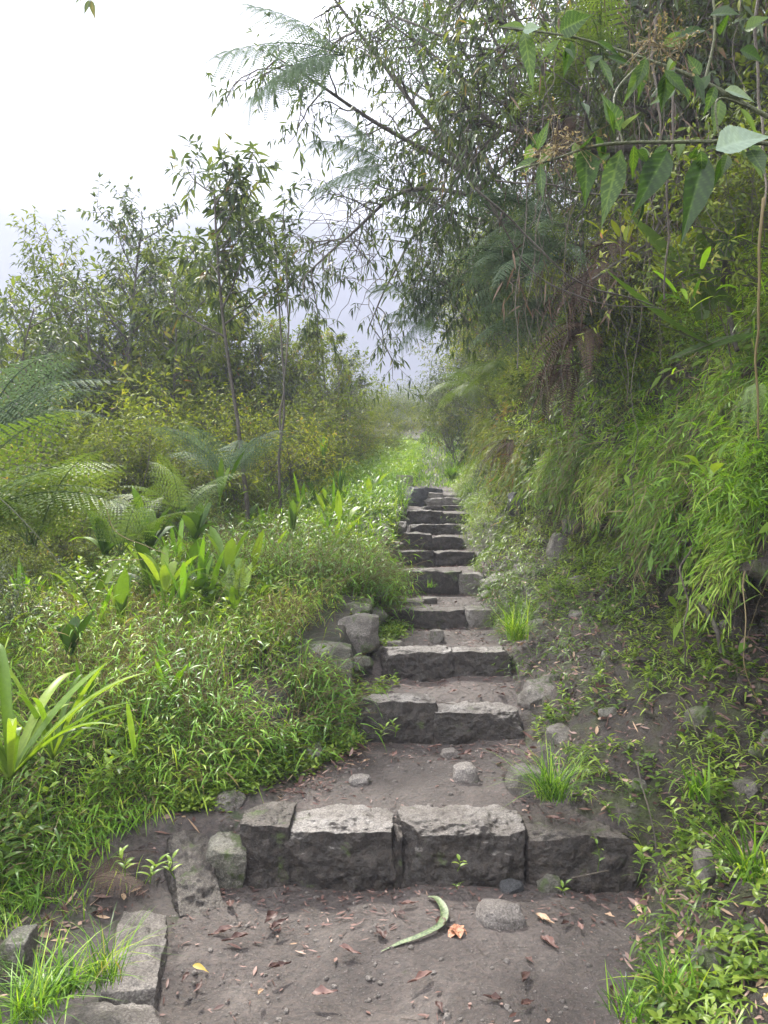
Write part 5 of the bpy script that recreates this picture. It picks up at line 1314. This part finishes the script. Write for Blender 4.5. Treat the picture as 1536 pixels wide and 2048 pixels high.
def giant_leaf(px, py, Y, tpx, tpy, tY, W, lab, mat='fgleaf', bend=.12, hole=False):
    a, b = at(px, py, Y), at(tpx, tpy, tY); e = empty('giant_leaved_plant', a, lab, 'plant')
    g = toothed_leaf([0, 0, 0], b - a, W, int(px), face=(-.3, -.6, .8), tint=.6, prof='strap', nvn=26)
    lf_ = child('leaf', g.mesh('leaf', M[mat], True), e); gm = Geo(); tube(gm, spline([[0, 0, 0], (b - a) * .5, b - a], 12), np.linspace(.006, .001, 12), 5); child('midrib', gm.mesh('midrib', M['twigg'], True), lf_)
    return e
giant_leaf(1420, 690, 4.3, 1185, 590, 4.1, .13, 'broad yellow green strap leaf pointing left above the hanging grass')
giant_leaf(1480, 620, 4.5, 1225, 470, 4.5, .13, 'dark broad strap leaf above the yellow green one')
giant_leaf(1340, 720, 4.4, 1540, 640, 4.1, .10, 'dark strap leaf slanting to the right edge over the grass')
giant_leaf(1420, 620, 4.6, 1400, 410, 4.6, .15, 'upright pale ribbed leaf behind the foreground leaves')
giant_leaf(1405, 640, 4.7, 1395, 500, 4.8, .14, 'second upright ribbed leaf below the pale one')
giant_leaf(1450, 520, 4.3, 1480, 380, 4.3, .14, 'short upright leaf beside the ribbed pair')
p = at(1510, 760, 3.3); fern(p, 'bright ladder fern hanging at the right edge', 'fern', 4, .34, seed=66, pitch=(-1.2, -.6), dirs=[190, 230, 160, 260], meshes=FS)
clump('broad_leaved_plant', at(1330, 560, 4.9), 'glossy leafed shrub with yellow tips under the foreground leaves', 31, n=14, L=.22, W=.05, lean=1.0, bend=.2, prof='oval', mat='bushy', stem=.3)
clump('broad_leaved_plant', at(1250, 500, 5.2), 'yellow tipped sprig left of the glossy shrub', 32, n=12, L=.18, W=.045, lean=1.0, bend=.2, prof='oval', mat='bushy', stem=.3)
clump('broad_leaved_plant', at(1420, 960, 3.6), 'broad pointed leaves hanging in the curtain of grass', 33, n=7, L=.20, W=.06, lean=1.5, bend=.6, prof='ovate', mat='herb', stem=.15)
clump('broad_leaved_plant', at(1380, 620, 4.0), 'long bright leaves over the top of the hanging grass', 34, n=8, L=.20, W=.035, lean=1.2, bend=.5, mat='bamboo', stem=.25)

# ------------------------------------------------------------------ foreground branch with large toothed leaves
BY = 1.7
bo = at(1700, 330, BY)
br = empty('leafy_branch', bo, 'near branch with large hanging toothed leaves in the top right corner', 'branch')
def stem_part(name, pts, r0, r1, parent, base, mat='twigg', sides=8, n=30):
    g = Geo(); tube(g, spline(np.array(pts) - base, n), np.linspace(r0, r1, n), sides); return child(name, g.mesh(name, M[mat], True), parent)
stem_part('stem', [at(1700, 330, BY), at(1540, 288, BY), at(1340, 284, BY), at(1200, 290, BY), at(1110, 318, BY), at(1030, 340, BY)], .0055, .0018, br, bo)
stem_part('stem', [at(1700, 300, BY + .1), at(1540, 235, BY + .1), at(1400, 160, BY + .1), at(1280, 115, BY + .1), at(1150, 75, BY + .1), at(1000, 55, BY + .1)], .0065, .0018, br, bo)
stem_part('stem', [at(1410, 165, BY + .1), at(1430, 60, BY + .1), at(1420, -60, BY + .1)], .004, .002, br, bo)
stem_part('stem', [at(1290, 118, BY + .1), at(1230, 190, BY + .05), at(1245, 285, BY)], .003, .002, br, bo)
stem_part('stem', [at(1500, 215, BY + .1), at(1435, 200, BY), at(1440, 290, BY)], .003, .002, br, bo)
FGL = [  # base, tip, width px, underside?
    (1172, 298, 1176, 402, 52, 0), (1242, 300, 1190, 482, 52, 0), (1335, 302, 1268, 424, 62, 0), (1412, 308, 1352, 502, 66, 0), (1432, 300, 1545, 258, 92, 1),
    (1048, 62, 1068, 178, 44, 0), (1120, 62, 1185, 28, 70, 0), (1050, 55, 1000, 46, 30, 0), (1045, 60, 1085, 58, 34, 1), (1080, 330, 1085, 415, 24, 0), (1075, 300, 1100, 232, 24, 0),
    (1078, 318, 1012, 336, 26, 0), (1290, 112, 1278, 202, 36, 0), (1340, 115, 1340, 182, 28, 1), (1350, 180, 1295, 216, 26, 1), (1240, 262, 1205, 180, 46, 0), (1246, 258, 1282, 218, 30, 1),
    (1228, 268, 1212, 200, 34, 0), (1410, 60, 1350, 60, 34, 0), (1420, 30, 1482, 18, 52, 0), (1440, 70, 1462, 20, 36, 0), (1325, 90, 1395, 62, 40, 0), (1400, 150, 1372, 110, 34, 0), (1450, 180, 1520, 196, 40, 1),
    (1300, 195, 1340, 140, 30, 0), (1275, 300, 1300, 330, 34, 0), (1160, 300, 1200, 270, 26, 0), (1165, 205, 1180, 228, 22, 0), (1480, 100, 1536, 120, 46, 0), (1490, 60, 1540, 30, 50, 0), (1380, 318, 1395, 290, 24, 0), (1500, 300, 1530, 350, 50, 0), (1455, 310, 1445, 352, 30, 0), (1285, 400, 1280, 450, 24, 0)]
for k, (a, b, c_, d_, w, un) in enumerate(FGL):
    Y0 = BY + (.1 if b < 200 else 0) + rs.normal() * .02
    p0, p1 = at(a, b, Y0), at(c_, d_, Y0 - .04 + rs.normal() * .05)
    g = toothed_leaf(p0 - bo, p1 - bo, w * ppm(BY) * (.95 if k < 5 else .8), k, tint=.10 + .45 * rs.random() ** 1.5)
    child('leaf', g.mesh('leaf', M['fgunder' if un else 'fgleaf'], True), br)
for k in range(46):                     # smaller leaves along the same stems
    a, b = [(rs.uniform(1020, 1536), 292 + rs.normal() * 14), (rs.uniform(1100, 1500), 0)][k % 2]
    if k % 2: b = 70 + (a - 1100) * .34 + rs.normal() * 14
    Y0 = BY + .05 + rs.normal() * .03; ang = rs.normal() * .7; L_ = rs.uniform(28, 85)
    g = toothed_leaf(at(a, b, Y0) - bo, at(a + math.sin(ang) * L_, b + math.cos(ang) * L_, Y0 + rs.normal() * .02) - bo, L_ * rs.uniform(.28, .42) * ppm(BY), 200 + k, tint=.1 + .7 * rs.random())
    child('leaf', g.mesh('leaf', M['fgleaf'], True), br)
# drooping flower sprays on the branch
for k, (a, b) in enumerate([(1110, 300), (1150, 285), (1080, 300), (1320, 95), (1360, 100), (1300, 80)]):
    g = Geo(); c0 = at(a, b, BY) - bo
    for j in range(26):
        q = c0 + rs.normal(size=3) * [.035, .03, .03]; tube(g, [c0 + (q - c0) * .1, q], .0007, 3)
        leaves(g, [q] * 3, rs.normal(size=(3, 3)), rs.normal(size=(3, 3)), .008, .004, 0, 'oval', 2, tint=.8)
    child('flower_spray', g.mesh('flower_spray', M['straw']), br)
# small twig with dark leaves at the top left
bo2 = at(160, -60, 2.2); e = empty('hanging_twig', bo2, 'tip of a dark leafy twig hanging into the top left corner', 'twig')
stem_part('stem', [at(160, -60, 2.2), at(170, -20, 2.2), at(182, 5, 2.2)], .002, .001, e, bo2, 'twig')
for (a, b, c_, d_, w) in [(182, 0, 190, 40, 12), (178, 0, 170, 34, 12), (172, -15, 145, 10, 10), (176, -20, 160, 12, 9)]:
    g = toothed_leaf(at(a, b, 2.2) - bo2, at(c_, d_, 2.2) - bo2, w * ppm(2.2), a); child('leaf', g.mesh('leaf', M['tree'], True), e)

# ------------------------------------------------------------------ vines and arching stems
def vine(pts, r0, r1, lab, mat='twig', name='vine', n=40, leaves_n=0, seed=0):
    P = np.array([at(*p) for p in pts]); b = P[0]; g = Geo(); q = spline(P - b, n)
    q += np.stack([fbm(q * 4 + seed, 2, seed), fbm(q * 4 + 9 + seed, 2, seed), fbm(q * 4 + 19 + seed, 2, seed)], -1) * .03
    tube(g, q, np.linspace(r0, r1, n), 5)
    if leaves_n:
        e = empty(name, b, lab, name.replace('_', ' ')); child('stem', g.mesh('stem', M[mat], True), e)
        rng = np.random.default_rng(seed); gl = Geo(); ii = rng.integers(5, n - 1, leaves_n)
        leaves(gl, q[ii], rng.normal(size=(leaves_n, 3)) - [0, 0, .6], rng.normal(size=(leaves_n, 3)) + [0, -.5, 1], .09, .03, .3, 'lance', 4, .2, rng=rng); child('foliage', gl.mesh('foliage', M['tree']), e)
        return e
    return tag(g.build(name, M[mat], smooth=True, loc=[float(v) for v in b]), lab, name.replace('_', ' '))
vine([(960, 370, 3.0), (1060, 470, 3.1), (1150, 560, 3.2), (1310, 615, 3.4)], .005, .003, 'dark arching stem crossing in front of the blue grey ferns', name='arching_stem', mat='bark')
vine([(990, 400, 3.0), (1060, 530, 3.1), (1180, 600, 3.2), (1330, 622, 3.4)], .004, .002, 'lower of the two dark arching stems before the ferns', name='arching_stem', mat='bark')
vine([(1000, 355, 3.2), (1150, 380, 3.2), (1300, 395, 3.3)], .004, .003, 'dark horizontal stem below the broad leaved branch', name='arching_stem', mat='bark')
vine([(1345, 140, 3.4), (1350, 300, 3.4), (1335, 460, 3.5), (1325, 600, 3.6)], .006, .004, 'brown vine hanging straight down behind the foreground leaves', seed=2)
vine([(1305, 40, 4.4), (1320, 260, 4.4), (1300, 450, 4.4), (1310, 640, 4.6)], .008, .005, 'twisted vine left of the straight hanging vine', seed=3)
vine([(1515, 0, 2.7), (1520, 200, 2.7), (1525, 420, 2.6)], .006, .004, 'thin vine hanging down the right edge', seed=4)
vine([(1536, 400, 2.2), (1515, 520, 2.2), (1505, 700, 2.3), (1510, 870, 2.4)], .005, .003, 'pale dry reed bent down along the right edge', mat='straw', name='dry_reed', seed=5)
vine([(1180, 560, 5.5), (1300, 480, 5.2), (1400, 380, 5)], .010, .006, 'slanting branch across the dark foliage on the right', name='fallen_branch', mat='bark', seed=6)
vine([(1440, 430, 4.6), (1450, 560, 4.6), (1480, 700, 4.5)], .018, .014, 'mossy thin trunk between the ribbed leaves', name='sapling_trunk', mat='bark', seed=7)
vine([(1390, 1090, 3.9), (1365, 1140, 3.75), (1385, 1210, 3.7), (1372, 1260, 3.65), (1370, 1340, 3.7)], .005, .003, 'thick twisted root running down the bare bank', name='hanging_root', seed=8)
vine([(1400, 1200, 3.9), (1430, 1260, 3.7), (1440, 1310, 3.7)], .016, .008, 'stout pale root sticking out of the bank', name='hanging_root', mat='bark', seed=9)
vine([(1340, 1380, 3.8), (1370, 1400, 3.6), (1400, 1480, 3.4)], .003, .002, 'thin bare twig arching from the bank', seed=10, name='bare_twig')
vine([(1500, 1150, 3.2), (1480, 1300, 3.1), (1510, 1400, 3.1)], .003, .002, 'thin pale stalk hanging at the right edge of the bank', mat='straw', name='dry_stalk', seed=11)
vine([(800, 40, 6.8), (1000, 100, 6.2), (1200, 20, 5.6)], .012, .008, 'long straight branch crossing the top centre', name='crossing_branch', mat='bark', seed=12, leaves_n=40)
vine([(560, 870, 8), (575, 640, 8.3), (568, 420, 8.5)], .012, .006, 'bare straight pole-like stem between the left trees', name='thin_sapling', mat='bark', seed=13)
vine([(0, 990, 4.2), (80, 1080, 4.2), (150, 1160, 4.3), (190, 1230, 4.5)], .004, .003, 'long green fern stalk slanting down from the left edge', name='fern_stalk', mat='twigg', seed=14)
vine([(205, 1010, 4.9), (230, 1060, 4.9), (290, 1090, 4.8), (330, 1110, 4.8)], .003, .002, 'pale looping tendril above the left grass', mat='straw', name='tendril', seed=15)
vine([(185, 1155, 4.6), (220, 1125, 4.6), (290, 1118, 4.6)], .003, .002, 'short pale arched stem below the looping tendril', mat='straw', name='tendril', seed=16)
vine([(1285, 1530, 3.5), (1300, 1620, 3.3), (1302, 1710, 3.2)], .004, .002, 'upright dry stick at the right end of the lowest step', name='dry_stick', seed=17)
vine([(1145, 1760, 3.2), (1190, 1750, 3.2), (1215, 1745, 3.2)], .004, .003, 'short dark stick lying at the foot of the boulder', name='dry_stick', seed=18)
vine([(800, 1395, 5.0), (850, 1395, 5.0), (905, 1405, 4.95)], .003, .002, 'thin curved stick on the tread of the second step', name='dry_stick', seed=19)
# curtain of thin hanging vines and withered stalks on the upper right
g = Geo()
for k in range(110):
    a = at(rt.uniform(1040, 1560), rt.uniform(-60, 560), rt.uniform(4.6, 6.2)); L = rt.uniform(.4, 1.8); q = [a]
    for j in range(8): q.append(q[-1] + np.array([rt.normal() * .035, rt.normal() * .035, -L / 8]))
    tube(g, spline(q, 14), rt.uniform(.0015, .004), 3)
tag(g.build('vine_curtain', M['twig']), 'curtain of thin dry vines hanging through the upper right foliage', 'vines', kind='stuff')
g = Geo(); n = 1500
P = np.array([at(rt.uniform(1000, 1560), rt.uniform(-60, 620), rt.uniform(4.8, 6.6)) for k in range(n)])
kk = fbm(P * 1.5, 2, 5) > -.1; P = P[kk]; n = len(P)
leaves(g, P, rt.normal(size=(n, 3)) * [.7, .5, .3] - [0, 0, 1], rt.normal(size=(n, 3)), .07 + .08 * rt.random(n), .008 + .008 * rt.random(n), .3, 'lance', 3, rng=rt)
tag(g.build('withered_leaves', M['ferndead']), 'withered hanging leaves caught in the upper right vines', 'withered leaves', kind='stuff')

# ------------------------------------------------------------------ haze
HAZE = 0.0046
def box(name, lo, hi):
    me = bpy.data.meshes.new(name)
    x0, y0, z0 = lo; x1, y1, z1 = hi
    me.from_pydata([(x0, y0, z0), (x1, y0, z0), (x1, y1, z0), (x0, y1, z0), (x0, y0, z1), (x1, y0, z1), (x1, y1, z1), (x0, y1, z1)], [],
                   [(0, 3, 2, 1), (4, 5, 6, 7), (0, 1, 5, 4), (1, 2, 6, 5), (2, 3, 7, 6), (3, 0, 4, 7)])
    o = bpy.data.objects.new(name, me); C.objects.link(o); return o
if HAZE:
    hz = box('haze', (-760, -12, -175), (760, 735, 322))
    m, nt, out = new_mat('haze')
    vp = nt.nodes.new('ShaderNodeVolumePrincipled'); vp.inputs['Density'].default_value = HAZE
    vp.inputs['Color'].default_value = (.32, .335, .40, 1); vp.inputs['Anisotropy'].default_value = .0
    nt.links.new(vp.outputs[0], out.inputs['Volume'])
    hz.data.materials.append(m); tag(hz, 'pale valley mist', 'mist', kind='stuff')
